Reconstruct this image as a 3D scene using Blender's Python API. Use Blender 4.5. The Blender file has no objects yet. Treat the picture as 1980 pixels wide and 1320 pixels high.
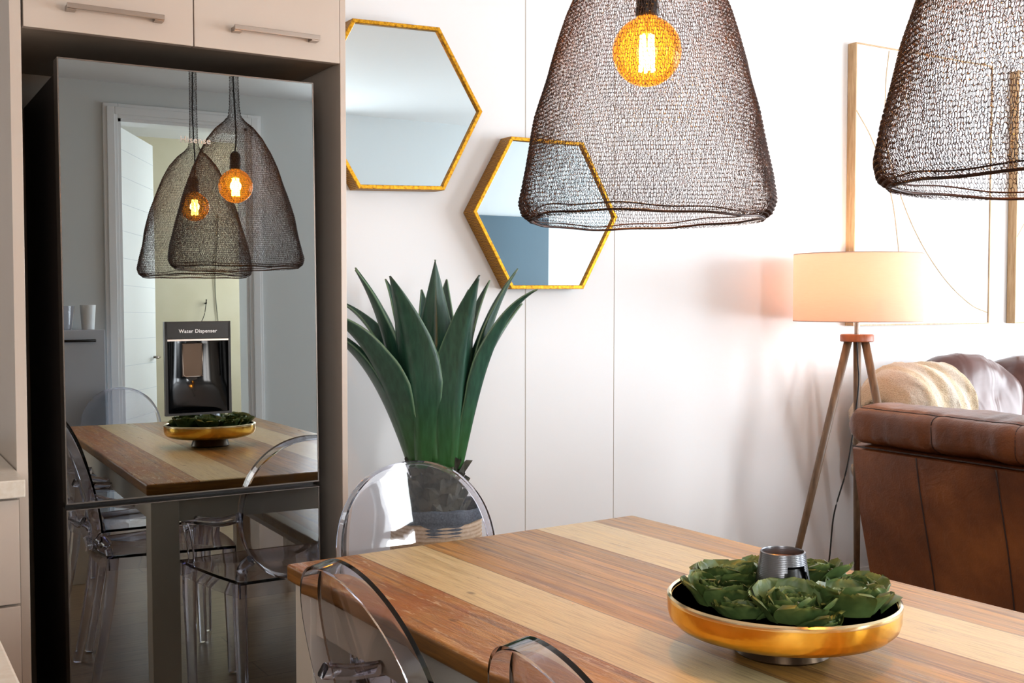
import bpy, bmesh, math, random
import numpy as np
from mathutils import Vector, Matrix, Euler, noise
random.seed(7); rng = np.random.default_rng(5)
S = bpy.context.scene
COL = S.collection
R = math.radians
# ------------------------------------------------------------------ camera
cd = bpy.data.cameras.new('camera'); cam = bpy.data.objects.new('camera', cd); COL.objects.link(cam)
cd.sensor_width = 36.0; cd.lens = 36.0*2130/1980; cd.clip_start = 0.02; cd.clip_end = 100
cam.location = (0, 0, 1.30)
cam.rotation_euler = (R(90-2.15), 0, R(-31.2))
S.camera = cam
S.view_settings.view_transform = 'Standard'; S.view_settings.look = 'None'
S.view_settings.gamma = 1.0; S.view_settings.use_curve_mapping = False
S.view_settings.exposure = 0.12
S.cycles.max_bounces = 14; S.cycles.transparent_max_bounces = 32
S.cycles.transmission_bounces = 12; S.cycles.glossy_bounces = 6; S.cycles.diffuse_bounces = 4
S.cycles.use_denoising = True
S.cycles.caustics_refractive = False; S.cycles.caustics_reflective = False
# ------------------------------------------------------------------ world, daylight and added fill lights
W = bpy.data.worlds.new('daylight_sky'); S.world = W; W.use_nodes = True
wn = W.node_tree.nodes; wn['Background'].inputs[0].default_value = (0.62, 0.80, 1.0, 1); wn['Background'].inputs[1].default_value = 1.6

def area(name, loc, rot, sx, sy, power, color):
    l = bpy.data.lights.new(name, 'AREA'); l.shape = 'RECTANGLE'; l.size = sx; l.size_y = sy
    l.energy = power; l.color = color
    o = bpy.data.objects.new(name, l); COL.objects.link(o); o.location = loc; o.rotation_euler = rot
    return o
# light of the sky entering through the big sliding windows at the living room end
area('window_daylight', (7.62, 0.9, 1.25), (0, R(90), 0), 2.3, 3.4, 255, (0.90, 0.95, 1.0))
# added for more frontal daylight; unseen opening at the rear wall's right end
area('rear_right_fill', (6.65, -1.34, 1.2), (R(90), 0, 0), 1.5, 2.2, 150, (0.92, 0.96, 1.0))
# fill added to light the dining wall from the front, at an invented window
area('dining_fill', (2.90, -1.32, 1.6), (R(90), 0, 0), .36, 1.35, 46, (0.93, 0.97, 1.0))
# added fill behind the camera for the cabinet fronts, at a made-up window
area('kitchen_fill', (-0.9, -1.30, 1.65), (R(90), 0, 0), 1.3, 1.15, 40, (1.0, 0.96, 0.92))
# added fill to brighten the hall seen through the doorway
area('hall_fill', (3.64, -2.1, 1.7), (0, R(90), 0), 1.25, 1.0, 62, (0.97, 0.99, 1.0))

# ------------------------------------------------------------------ materials
def srgb(h):
    h = h.lstrip('#'); v = [int(h[i:i+2], 16)/255 for i in (0, 2, 4)]
    return tuple((x/12.92 if x <= .04045 else ((x+.055)/1.055)**2.4) for x in v) + (1,)
MATS = {}
def mat(name, color='#cccccc', rough=.5, metal=0, **kw):
    m = bpy.data.materials.new(name); m.use_nodes = True
    b = m.node_tree.nodes['Principled BSDF']
    b.inputs['Base Color'].default_value = srgb(color); b.inputs['Roughness'].default_value = rough
    b.inputs['Metallic'].default_value = metal
    for k, v in kw.items(): b.inputs[k.replace('_', ' ')].default_value = v
    MATS[name] = m
    return m
def N(m, t, **kw):
    n = m.node_tree.nodes.new(t)
    for k, v in kw.items():
        if isinstance(k, str) and hasattr(n, k): setattr(n, k, v)
    return n
def L(m, a, b): m.node_tree.links.new(a, b)
def bsdf(m): return m.node_tree.nodes['Principled BSDF']
def coords(m, scale=(1, 1, 1), kind='Object'):
    tc = N(m, 'ShaderNodeTexCoord'); mp = N(m, 'ShaderNodeMapping'); mp.inputs['Scale'].default_value = scale
    L(m, tc.outputs[kind], mp.inputs['Vector']); return mp.outputs[0]
def noise_tex(m, vec, scale=5, detail=4, rough=.5, dist=0):
    n = N(m, 'ShaderNodeTexNoise'); n.inputs['Scale'].default_value = scale; n.inputs['Detail'].default_value = detail
    n.inputs['Roughness'].default_value = rough; n.inputs['Distortion'].default_value = dist
    if vec: L(m, vec, n.inputs['Vector'])
    return n.outputs['Fac']
def ramp(m, fac, stops, interp='LINEAR'):
    r = N(m, 'ShaderNodeValToRGB'); r.color_ramp.interpolation = interp
    e = r.color_ramp.elements
    while len(e) > 1: e.remove(e[0])
    e[0].position = stops[0][0]; e[0].color = srgb(stops[0][1]) if isinstance(stops[0][1], str) else stops[0][1]
    for p, c in stops[1:]:
        x = e.new(p); x.color = srgb(c) if isinstance(c, str) else c
    L(m, fac, r.inputs[0]); return r.outputs[0]
def mixc(m, a, b, fac, mode='MIX'):
    n = N(m, 'ShaderNodeMix'); n.data_type = 'RGBA'; n.blend_type = mode
    for s, v in ((6, a), (7, b), (0, fac)):
        if hasattr(v, 'is_linked'): L(m, v, n.inputs[s])
        else: n.inputs[s].default_value = v
    return n.outputs[2]
def mathn(m, op, a, b=None):
    n = N(m, 'ShaderNodeMath'); n.operation = op
    for i, v in enumerate((a, b)):
        if v is None: continue
        if hasattr(v, 'is_linked'): L(m, v, n.inputs[i])
        else: n.inputs[i].default_value = v
    return n.outputs[0]
def bump(m, h, strength=.3, dist=.01):
    n = N(m, 'ShaderNodeBump'); n.inputs['Strength'].default_value = strength; n.inputs['Distance'].default_value = dist
    L(m, h, n.inputs['Height']); L(m, n.outputs[0], bsdf(m).inputs['Normal'])
def speckle(m, c1, c2, scale, detail=4, s=(1, 1, 1), lo=.35, hi=.65):
    f = noise_tex(m, coords(m, s), scale, detail)
    L(m, ramp(m, f, [(lo, c1), (hi, c2)]), bsdf(m).inputs['Base Color']); return f

m_wall = mat('white_wall', '#ecedee', .55); bump(m_wall, noise_tex(m_wall, coords(m_wall), 60, 3), .04, .002)
m_back = mat('grey_white_wall', '#d2d6d7', .6); bump(m_back, noise_tex(m_back, coords(m_back), 60, 3), .04, .002)
m_groove = mat('panel_joint', '#b9a78f', .7)
m_ceil = mat('ceiling_paint', '#e6e8ea', .7); bump(m_ceil, noise_tex(m_ceil, coords(m_ceil), 40, 3), .04, .002)
m_cream = mat('cream_wall', '#d2ccba', .6); speckle(m_cream, '#d6ccb0', '#dcd3ba', 3)
m_cab = mat('beige_gloss_cabinet', '#d0c2b4', .28); speckle(m_cab, '#cfc0b2', '#d3c6b9', 2); 
m_cabin = mat('cabinet_carcass', '#9a8e80', .5); speckle(m_cabin, '#978b7d', '#9f9486', 6)
m_top = mat('pale_worktop', '#e6dccb', .3); speckle(m_top, '#e2d6c4', '#eae1d3', 90)
m_steel = mat('brushed_steel', '#a89c92', .32, 1); bump(m_steel, noise_tex(m_steel, coords(m_steel, (4, 200, 200)), 3), .1, .001)
m_white = mat('cream_paint', '#ece3d5', .42); bump(m_white, noise_tex(m_white, coords(m_white, (8, 8, 1)), 20), .06, .002)
m_trim = mat('white_trim', '#e9ebec', .45); bump(m_trim, noise_tex(m_trim, coords(m_trim), 30), .03, .001)
m_door = mat('white_door_paint', '#eef0f0', .45); bump(m_door, noise_tex(m_door, coords(m_door), 30), .03, .001)
m_black = mat('black_plastic', '#0c0c0d', .32); bump(m_black, noise_tex(m_black, coords(m_black), 200), .02, .001)
m_fside = mat('dark_metal_side', '#2c2522', .55, .3); bump(m_fside, noise_tex(m_fside, coords(m_fside), 250), .05, .001)
m_fedge = mat('door_edge_steel', '#77706a', .35, .8); bump(m_fedge, noise_tex(m_fedge, coords(m_fedge), 90), .03, .001)
m_text = mat('silver_lettering', '#f2f2f2', .35)
L(m_text, ramp(m_text, noise_tex(m_text, coords(m_text), 40), [(0, '#eeeeee'), (1, '#f6f6f6')]), bsdf(m_text).inputs['Base Color'])
m_brand = mat('dim_silver_lettering', '#b5b9ba', .3, .6); speckle(m_brand, '#b0b4b5', '#babebf', 50)
# tinted mirror glass of the refrigerator doors: a grey mirror, very slightly wavy
def mirror(name, color, wave, scale, s=(1, 1, 1)):
    m = mat(name, color, .0, 1.0); bsdf(m).inputs['Roughness'].default_value = .004
    bump(m, noise_tex(m, coords(m, s), scale, 1), wave, .01); return m
m_fridge = mirror('tinted_mirror_glass', '#a4aaaa', .012, 2.2, (1, 1, .6))
m_fridge2 = mirror('tinted_mirror_glass_lower', '#a4aaaa', .03, 2.6, (1, 1, 1.2))
m_mirror = mirror('silver_mirror', '#dae6e9', .002, 2)
m_gold = mat('antique_gold_leaf', '#c8901e', .36, .75)
_f = noise_tex(m_gold, coords(m_gold), 90, 5, .7)
L(m_gold, ramp(m_gold, _f, [(.32, '#6b430a'), (.5, '#c68b16'), (.7, '#e8b02c')]), bsdf(m_gold).inputs['Base Color']); bump(m_gold, _f, .4, .002)
m_golds = mat('ribbed_gold_side', '#96640f', .45, .6)
_v = coords(m_golds); _w = N(m_golds, 'ShaderNodeTexWave'); _w.inputs['Scale'].default_value = 105; _w.inputs['Distortion'].default_value = 5
L(m_golds, _v, _w.inputs['Vector']); _w.inputs['Detail Scale'].default_value = .6
L(m_golds, ramp(m_golds, _w.outputs['Fac'], [(.2, '#754709'), (.8, '#b5821f')]), bsdf(m_golds).inputs['Base Color']); bump(m_golds, _w.outputs['Fac'], .5, .003)
m_brass = mat('polished_brass', '#e0a02a', .2, 1)
_f = noise_tex(m_brass, coords(m_brass), 9, 4)
L(m_brass, ramp(m_brass, _f, [(.35, '#d39a24'), (.6, '#eec35a')]), bsdf(m_brass).inputs['Base Color'])
_f2 = noise_tex(m_brass, coords(m_brass), 55, 2); bump(m_brass, _f2, .12, .004)
m_brassin = mat('silvered_bowl_inside', '#cfc9b8', .16, 1); bump(m_brassin, noise_tex(m_brassin, coords(m_brassin), 50), .08, .003)
m_wire = mat('dark_brown_wire', '#2e211c', .38, .6); speckle(m_wire, '#281b16', '#4a3026', 60)
m_cord = mat('black_cord', '#0b0a0a', .5); speckle(m_cord, '#090808', '#121010', 90)
m_sock = mat('black_socket', '#15100c', .35, .5); speckle(m_sock, '#120e0a', '#1c1611', 60)
# amber globe: light passes, tinted; thin glass reflection at the rim
m_amber = bpy.data.materials.new('amber_glass'); m_amber.use_nodes = True
_nt = m_amber.node_tree; _nt.nodes.remove(_nt.nodes['Principled BSDF'])
_tr = N(m_amber, 'ShaderNodeBsdfTransparent'); _lw = N(m_amber, 'ShaderNodeLayerWeight'); _lw.inputs[0].default_value = .35
L(m_amber, ramp(m_amber, _lw.outputs['Facing'], [(0, (1.0, .72, .20, 1)), (.5, (1.0, .60, .11, 1)), (1, (.95, .42, .05, 1))]), _tr.inputs[0])
_gl = N(m_amber, 'ShaderNodeBsdfGlossy'); _gl.inputs['Roughness'].default_value = .02; _fr = N(m_amber, 'ShaderNodeFresnel'); _fr.inputs[0].default_value = 1.25
_mx = N(m_amber, 'ShaderNodeMixShader'); L(m_amber, _fr.outputs[0], _mx.inputs[0]); L(m_amber, _tr.outputs[0], _mx.inputs[1]); L(m_amber, _gl.outputs[0], _mx.inputs[2])
_ns = noise_tex(m_amber, coords(m_amber), 8)
_tl = N(m_amber, 'ShaderNodeBsdfTranslucent'); _tl.inputs[0].default_value = (1.0, .47, .07, 1)
_mx2 = N(m_amber, 'ShaderNodeMixShader'); _mx2.inputs[0].default_value = .040; L(m_amber, _mx.outputs[0], _mx2.inputs[1]); L(m_amber, _tl.outputs[0], _mx2.inputs[2])
L(m_amber, _mx2.outputs[0], _nt.nodes['Material Output'].inputs[0])
m_fil = mat('glowing_filament', '#ffc060', .5); bsdf(m_fil).inputs['Emission Color'].default_value = (1.0, .50, .12, 1); bsdf(m_fil).inputs['Emission Strength'].default_value = 160
# acrylic
m_acr = mat('clear_acrylic', '#f4f4fa', .015); bsdf(m_acr).inputs['Transmission Weight'].default_value = 1; bsdf(m_acr).inputs['IOR'].default_value = 1.40
_f = noise_tex(m_acr, coords(m_acr), 14, 2); bump(m_acr, _f, .02, .004)
_va = N(m_acr, 'ShaderNodeVolumeAbsorption'); _va.inputs['Color'].default_value = (.52, .50, .92, 1); _va.inputs['Density'].default_value = 4.5
L(m_acr, _va.outputs[0], m_acr.node_tree.nodes['Material Output'].inputs['Volume'])
# leather
m_lea = mat('brown_leather', '#5f3220', .38)
_c = coords(m_lea); _f = noise_tex(m_lea, _c, 3.2, 5, .6)
L(m_lea, ramp(m_lea, _f, [(.3, '#4a2613'), (.5, '#6c3c1e'), (.72, '#8a5228')]), bsdf(m_lea).inputs['Base Color'])
_v = N(m_lea, 'ShaderNodeTexVoronoi'); _v.inputs['Scale'].default_value = 170; L(m_lea, _c, _v.inputs['Vector'])
_h = mathn(m_lea, 'ADD', mathn(m_lea, 'MULTIPLY', _v.outputs['Distance'], .12), noise_tex(m_lea, _c, 14, 3, .5, 1.2)); bump(m_lea, _h, .28, .012)
m_leac = mat('brown_leather_cushion', '#4f2a22', .3)
_c = coords(m_leac); _f = noise_tex(m_leac, _c, 3, 4)
L(m_leac, ramp(m_leac, _f, [(.3, '#3c1b13'), (.6, '#532a1d'), (.8, '#66382a')]), bsdf(m_leac).inputs['Base Color'])
bump(m_leac, noise_tex(m_leac, coords(m_leac, (2.6, 1.2, 1)), 3.2, 2, .45, .6), .5, .03)
m_seam = mat('leather_seam', '#241009', .6); speckle(m_seam, '#200e08', '#2a130b', 30)
m_throw = mat('cream_throw', '#e9d8bd', .95)
_c = coords(m_throw); _f = noise_tex(m_throw, _c, 180, 3, .7)
_w = N(m_throw, 'ShaderNodeTexWave'); _w.bands_direction = 'X'; _w.inputs['Scale'].default_value = 3.4; _w.inputs['Distortion'].default_value = 1.6; L(m_throw, _c, _w.inputs['Vector'])
L(m_throw, mixc(m_throw, ramp(m_throw, _w.outputs['Fac'], [(.3, '#e2c9a2'), (.7, '#f6ecdc')]), ramp(m_throw, _f, [(.3, '#cdb085'), (.7, '#fff6e6')]), .45), bsdf(m_throw).inputs['Base Color']); bump(m_throw, _f, 1, .012)
m_lwood = mat('walnut_lamp_wood', '#6f4a30', .45)
_f = noise_tex(m_lwood, coords(m_lwood, (18, 18, 2)), 3, 4, .6); L(m_lwood, ramp(m_lwood, _f, [(.3, '#55412f'), (.7, '#84684e')]), bsdf(m_lwood).inputs['Base Color'])
m_hub = mat('reddish_lamp_wood', '#93512d', .4)
_f = noise_tex(m_hub, coords(m_hub, (18, 4, 4)), 3, 4, .6); L(m_hub, ramp(m_hub, _f, [(.3, '#7c4022'), (.7, '#a86038')]), bsdf(m_hub).inputs['Base Color'])
m_oak = mat('pale_oak_frame', '#b99a72', .55)
_f = noise_tex(m_oak, coords(m_oak, (40, 40, 3)), 3, 4, .6); L(m_oak, ramp(m_oak, _f, [(.3, '#a5835a'), (.7, '#c8ab84')]), bsdf(m_oak).inputs['Base Color'])
m_art = mat('art_paper', '#f5f5f5', .5)
_f = noise_tex(m_art, coords(m_art), 1.7, 1, .4, 1.2); L(m_art, ramp(m_art, _f, [(.44, '#f7f7f7'), (.47, '#e4e6e9'), (.56, '#e6e7ea'), (.59, '#f5f5f5')]), bsdf(m_art).inputs['Base Color'])
m_line = mat('gold_ink', '#bfa987', .5, .2); speckle(m_line, '#b9a27d', '#c8b392', 30)
m_bluep = mat('blue_grey_panel', '#587d9b', .35); speckle(m_bluep, '#37505f', '#456070', 1.2, 1)
m_bluep2 = mat('dark_blue_grey_panel', '#3e6383', .35); speckle(m_bluep2, '#293f50', '#314a5c', 1.2, 1)
# lamp shade fabric: translucent linen
m_shade = bpy.data.materials.new('linen_shade'); m_shade.use_nodes = True
_b = bsdf(m_shade); _b.inputs['Base Color'].default_value = srgb('#f0d9cb'); _b.inputs['Roughness'].default_value = .9
_t = N(m_shade, 'ShaderNodeBsdfTranslucent'); _mx = N(m_shade, 'ShaderNodeMixShader'); _mx.inputs[0].default_value = .5
_f = noise_tex(m_shade, coords(m_shade, (1, 1, 60)), 30, 2); L(m_shade, ramp(m_shade, _f, [(.3, '#f2d3bf'), (.7, '#f8dfce')]), _t.inputs[0]); bump(m_shade, _f, .1, .002)
L(m_shade, _b.outputs[0], _mx.inputs[1]); L(m_shade, _t.outputs[0], _mx.inputs[2]); L(m_shade, _mx.outputs[0], m_shade.node_tree.nodes['Material Output'].inputs[0])
# agave leaves: uv.x runs base -> tip, uv.y across
m_agave = mat('agave_leaf', '#2f5444', .33)
_uv = N(m_agave, 'ShaderNodeUVMap'); _sp = N(m_agave, 'ShaderNodeSeparateXYZ'); L(m_agave, _uv.outputs[0], _sp.inputs[0])
_a = ramp(m_agave, _sp.outputs[0], [(0, '#33651f'), (.15, '#2b5a26'), (.34, '#234637'), (.95, '#213f36'), (.985, '#2a1613')])
_e = ramp(m_agave, _sp.outputs[1], [(0, (1, 1, 1, 1)), (.04, (0, 0, 0, 1)), (.96, (0, 0, 0, 1)), (1, (1, 1, 1, 1))])
_s = noise_tex(m_agave, coords(m_agave, (14, 14, 1.2)), 6, 3)
_a = mixc(m_agave, _a, ramp(m_agave, _s, [(.35, '#1c3d30'), (.7, '#3f6f56')]), .35)
L(m_agave, mixc(m_agave, _a, srgb('#8fb08a'), mathn(m_agave, 'MULTIPLY', _e, .5)), bsdf(m_agave).inputs['Base Color'])
bump(m_agave, _s, .15, .006)
m_scale = mat('dry_agave_stem', '#4a4a42', .8); speckle(m_scale, '#33352f', '#5c5a4c', 20); bump(m_scale, noise_tex(m_scale, coords(m_scale), 40), .5, .006)
m_soil = mat('dark_soil', '#17130f', .95); speckle(m_soil, '#120f0c', '#251d16', 60); 
m_jute = mat('natural_jute', '#cdb494', .9)
_c = coords(m_jute); _w = N(m_jute, 'ShaderNodeTexWave'); _w.bands_direction = 'Z'; _w.inputs['Scale'].default_value = 26; _w.inputs['Distortion'].default_value = .6; L(m_jute, _c, _w.inputs['Vector'])
_f = noise_tex(m_jute, _c, 90, 3, .7)
L(m_jute, mixc(m_jute, ramp(m_jute, _w.outputs['Fac'], [(.1, '#b39470'), (.6, '#dcc7a8')]), ramp(m_jute, _f, [(.3, '#a98a64'), (.7, '#ead9bf')]), .4), bsdf(m_jute).inputs['Base Color'])
m_blue = mat('slate_blue_band', '#46505c', .9); _f = noise_tex(m_blue, coords(m_blue), 160, 3, .7)
L(m_blue, ramp(m_blue, _f, [(.3, '#2e3641'), (.7, '#63707d')]), bsdf(m_blue).inputs['Base Color']); bump(m_blue, _f, .6, .004)
m_succ = mat('succulent_leaf', '#4b6b35', .45)
_uv = N(m_succ, 'ShaderNodeUVMap'); _sp = N(m_succ, 'ShaderNodeSeparateXYZ'); L(m_succ, _uv.outputs[0], _sp.inputs[0])
_a = ramp(m_succ, _sp.outputs[0], [(0, '#a3ad55'), (.35, '#6b8848'), (.9, '#4f6c3c'), (1, '#8a9650')])
L(m_succ, mixc(m_succ, _a, ramp(m_succ, noise_tex(m_succ, coords(m_succ), 50, 3), [(.3, '#2c4424'), (.7, '#7d9356')]), .4), bsdf(m_succ).inputs['Base Color'])
m_pewter = mat('ribbed_pewter', '#7d8086', .3, .85); _w = N(m_pewter, 'ShaderNodeTexWave'); _w.bands_direction = 'Z'; _w.inputs['Scale'].default_value = 120; L(m_pewter, coords(m_pewter), _w.inputs['Vector']); bump(m_pewter, _w.outputs['Fac'], .10, .001)
m_candle = mat('tealight_wax', '#8a5f43', .5); speckle(m_candle, '#85593e', '#93694c', 40)

# reclaimed-wood table top; planks run along local y
m_wood = mat('reclaimed_planks', '#a86a34', .3)
_c = coords(m_wood); _sx = N(m_wood, 'ShaderNodeSeparateXYZ'); L(m_wood, _c, _sx.inputs[0])
TW, TL = .94, 2.22
_fx = mathn(m_wood, 'MULTIPLY', mathn(m_wood, 'ADD', _sx.outputs[0], TW/2), 1/TW)
P = [0, .16/TW, .322/TW, .398/TW, .475/TW, .56/TW, .632/TW, .806/TW]
_base = ramp(m_wood, _fx, list(zip(P, ['#bd8034', '#ecd7a2', '#c8944c', '#a98a5c', '#cc9f5e', '#ab8752', '#eddaa8', '#c8a066'])), 'CONSTANT')
_creamf = ramp(m_wood, _fx, [(0, (0, 0, 0, 1)), (P[1], (1, 1, 1, 1)), (P[2], (0, 0, 0, 1)), (P[6], (1, 1, 1, 1)), (P[7], (0, 0, 0, 1))], 'CONSTANT')
_off = mathn(m_wood, 'MULTIPLY', ramp(m_wood, _fx, [(p, (k*.13 % 1,)*3+(1,)) for k, p in enumerate(P)], 'CONSTANT'), 7)
_cv = N(m_wood, 'ShaderNodeCombineXYZ'); L(m_wood, mathn(m_wood, 'MULTIPLY', _sx.outputs[0], 22), _cv.inputs[0]); L(m_wood, mathn(m_wood, 'ADD', mathn(m_wood, 'MULTIPLY', _sx.outputs[1], 1.1), _off), _cv.inputs[1])
_g1 = noise_tex(m_wood, _cv.outputs[0], 2.2, 6, .62, .7)
_cv2 = N(m_wood, 'ShaderNodeCombineXYZ'); L(m_wood, mathn(m_wood, 'MULTIPLY', _sx.outputs[0], 150), _cv2.inputs[0]); L(m_wood, mathn(m_wood, 'ADD', mathn(m_wood, 'MULTIPLY', _sx.outputs[1], 5), _off), _cv2.inputs[1])
_g2 = noise_tex(m_wood, _cv2.outputs[0], 2, 5, .65)
_dark = mixc(m_wood, _base, ramp(m_wood, _g1, [(.3, '#7d5f3c'), (.5, '#b08346'), (.62, '#d8a252'), (.8, '#ebc488')]), .45)
_lite = mixc(m_wood, _base, ramp(m_wood, _g1, [(.3, '#cdb27c'), (.55, '#e4cf9c'), (.8, '#efdfb4')]), .5)
_col = mixc(m_wood, _dark, _lite, _creamf)
_col = mixc(m_wood, _col, ramp(m_wood, _g2, [(.3, (.5, .44, .38, 1)), (.52, (1, 1, 1, 1))]), .7, 'MULTIPLY')
_cv3 = N(m_wood, 'ShaderNodeCombineXYZ'); L(m_wood, mathn(m_wood, 'MULTIPLY', _sx.outputs[0], 34), _cv3.inputs[0]); L(m_wood, mathn(m_wood, 'ADD', mathn(m_wood, 'MULTIPLY', _sx.outputs[1], 1.3), _off), _cv3.inputs[1])
_st = noise_tex(m_wood, _cv3.outputs[0], 1.6, 5, .7, .3)
_dk = mathn(m_wood, 'SUBTRACT', 1.0, mathn(m_wood, 'MULTIPLY', _creamf, .85))
_col = mixc(m_wood, _col, srgb('#7a5638'), mathn(m_wood, 'MULTIPLY', ramp(m_wood, _st, [(.50, (0, 0, 0, 1)), (.60, (1, 1, 1, 1))]), mathn(m_wood, 'MULTIPLY', _dk, .7)))
_st2 = noise_tex(m_wood, _cv3.outputs[0], 2.7, 4, .6, .3)
_col = mixc(m_wood, _col, srgb('#dba968'), mathn(m_wood, 'MULTIPLY', ramp(m_wood, _st2, [(.52, (0, 0, 0, 1)), (.64, (1, 1, 1, 1))]), mathn(m_wood, 'MULTIPLY', _dk, .6)))
_p0 = mathn(m_wood, 'LESS_THAN', _fx, P[1])
_bl = noise_tex(m_wood, coords(m_wood, (5, 2.2, 1)), 2.2, 4, .6)
_col = mixc(m_wood, _col, srgb('#a85a0e'), mathn(m_wood, 'MULTIPLY', _p0, mathn(m_wood, 'MULTIPLY', ramp(m_wood, _bl, [(.42, (0, 0, 0, 1)), (.62, (1, 1, 1, 1))]), .7)))
_mp = N(m_wood, 'ShaderNodeMapping'); _mp.inputs['Rotation'].default_value = (0, 0, .35); _mp.inputs['Scale'].default_value = (46, 9, 1); L(m_wood, _c, _mp.inputs['Vector'])
_scr = noise_tex(m_wood, _mp.outputs[0], 2.0, 4, .65)
_scf = mathn(m_wood, 'MULTIPLY', _p0, mathn(m_wood, 'MULTIPLY', ramp(m_wood, _scr, [(.57, (0, 0, 0, 1)), (.63, (1, 1, 1, 1))]), ramp(m_wood, _bl, [(.40, (.15, .15, .15, 1)), (.55, (.8, .8, .8, 1))])))
_col = mixc(m_wood, _col, srgb('#dcc09a'), _scf)
_kn = N(m_wood, 'ShaderNodeTexVoronoi'); _kn.inputs['Scale'].default_value = 5.5; L(m_wood, coords(m_wood, (1.7, 1, 1)), _kn.inputs['Vector'])
_knf = ramp(m_wood, _kn.outputs['Distance'], [(.03, (1, 1, 1, 1)), (.085, (0, 0, 0, 1))])
_col = mixc(m_wood, _col, srgb('#4a2a18'), mathn(m_wood, 'MULTIPLY', _knf, .6))
# joints between the planks
_j = None
for p in P[1:]:
    d = mathn(m_wood, 'LESS_THAN', mathn(m_wood, 'ABSOLUTE', mathn(m_wood, 'SUBTRACT', _fx, p)), .0014)
    _j = d if _j is None else mathn(m_wood, 'MAXIMUM', _j, d)
_col = mixc(m_wood, _col, srgb('#6b4526'), mathn(m_wood, 'MULTIPLY', _j, .75))
L(m_wood, _col, bsdf(m_wood).inputs['Base Color'])
_rg = noise_tex(m_wood, coords(m_wood, (9, 3, 1)), 5, 5, .7, 1.0)
_hh = mathn(m_wood, 'ADD', mathn(m_wood, 'MULTIPLY', _g2, .25), mathn(m_wood, 'MULTIPLY', mathn(m_wood, 'MULTIPLY', _rg, mathn(m_wood, 'LESS_THAN', _fx, P[1])), 2.4))
bump(m_wood, _hh, .3, .008)
L(m_wood, ramp(m_wood, _g1, [(.3, (.26,)*3+(1,)), (.7, (.42,)*3+(1,))]), bsdf(m_wood).inputs['Roughness'])
m_wedge = mat('table_edge_wood', '#a06a2c', .35); _f = noise_tex(m_wedge, coords(m_wedge, (3, 3, 40)), 3, 5, .6, .4)
L(m_wedge, ramp(m_wedge, _f, [(.3, '#7d501f'), (.6, '#a9702e'), (.8, '#bf8a45')]), bsdf(m_wedge).inputs['Base Color'])
m_floor = mat('grey_brown_laminate', '#6b5a4b', .28)
_c = coords(m_floor, (1, 1, 1)); _br = N(m_floor, 'ShaderNodeTexBrick'); _br.inputs['Scale'].default_value = 1; _br.inputs['Brick Width'].default_value = 1.25; _br.inputs['Row Height'].default_value = .19
_br.inputs['Mortar Size'].default_value = .0025; _br.inputs['Color1'].default_value = srgb('#9c7c5c'); _br.inputs['Color2'].default_value = srgb('#84674c'); _br.inputs['Mortar'].default_value = srgb('#2c2520'); L(m_floor, _c, _br.inputs['Vector'])
L(m_floor, mixc(m_floor, _br.outputs[0], ramp(m_floor, noise_tex(m_floor, coords(m_floor, (2, 24, 1)), 3, 5, .6), [(.3, '#6a4e37'), (.7, '#b4967a')]), .45), bsdf(m_floor).inputs['Base Color'])

# ------------------------------------------------------------------ mesh helpers
def box(bm, c, s, rot=None, bev=0, seg=2):
    M = Matrix.Translation(c) @ (rot.to_4x4() if rot else Matrix.Identity(4)) @ Matrix.Diagonal((s[0], s[1], s[2], 1))
    tmp = bmesh.new(); bmesh.ops.create_cube(tmp, size=1, matrix=M)
    if bev: bmesh.ops.bevel(tmp, geom=tmp.edges[:], offset=bev, segments=seg, profile=.6, affect='EDGES')
    merge(bm, tmp)
def merge(bm, tmp):
    me = bpy.data.meshes.new('t'); tmp.to_mesh(me); tmp.free(); bm.from_mesh(me); bpy.data.meshes.remove(me)
def span(bm, x0, x1, y0, y1, z0, z1, bev=0): box(bm, ((x0+x1)/2, (y0+y1)/2, (z0+z1)/2), (x1-x0, y1-y0, z1-z0), bev=bev)
def rings(bm, rs, closed=True, cap=True, uv=None):
    """skin a list of rings of points"""
    V = [[bm.verts.new(p) for p in r] for r in rs]
    n = len(rs[0])
    for a, b in zip(V, V[1:]):
        for i in range(n if closed else n-1):
            j = (i+1) % n
            try: bm.faces.new((a[i], a[j], b[j], b[i]))
            except ValueError: pass
    if cap:
        for r in (V[0], V[-1]):
            try: bm.faces.new(r)
            except ValueError: pass
    return V
def lathe(bm, prof, seg=48, c=(0, 0, 0), sx=1, sy=1, loop=False):
    rs = []
    for r, z in prof:
        rs.append([(c[0]+max(r, 1e-5)*sx*math.cos(2*math.pi*i/seg), c[1]+max(r, 1e-5)*sy*math.sin(2*math.pi*i/seg), c[2]+z) for i in range(seg)])
    if loop: rs.append(rs[0])
    V = rings(bm, rs, True, not loop)
    bmesh.ops.remove_doubles(bm, verts=bm.verts[:], dist=2e-5)
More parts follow.
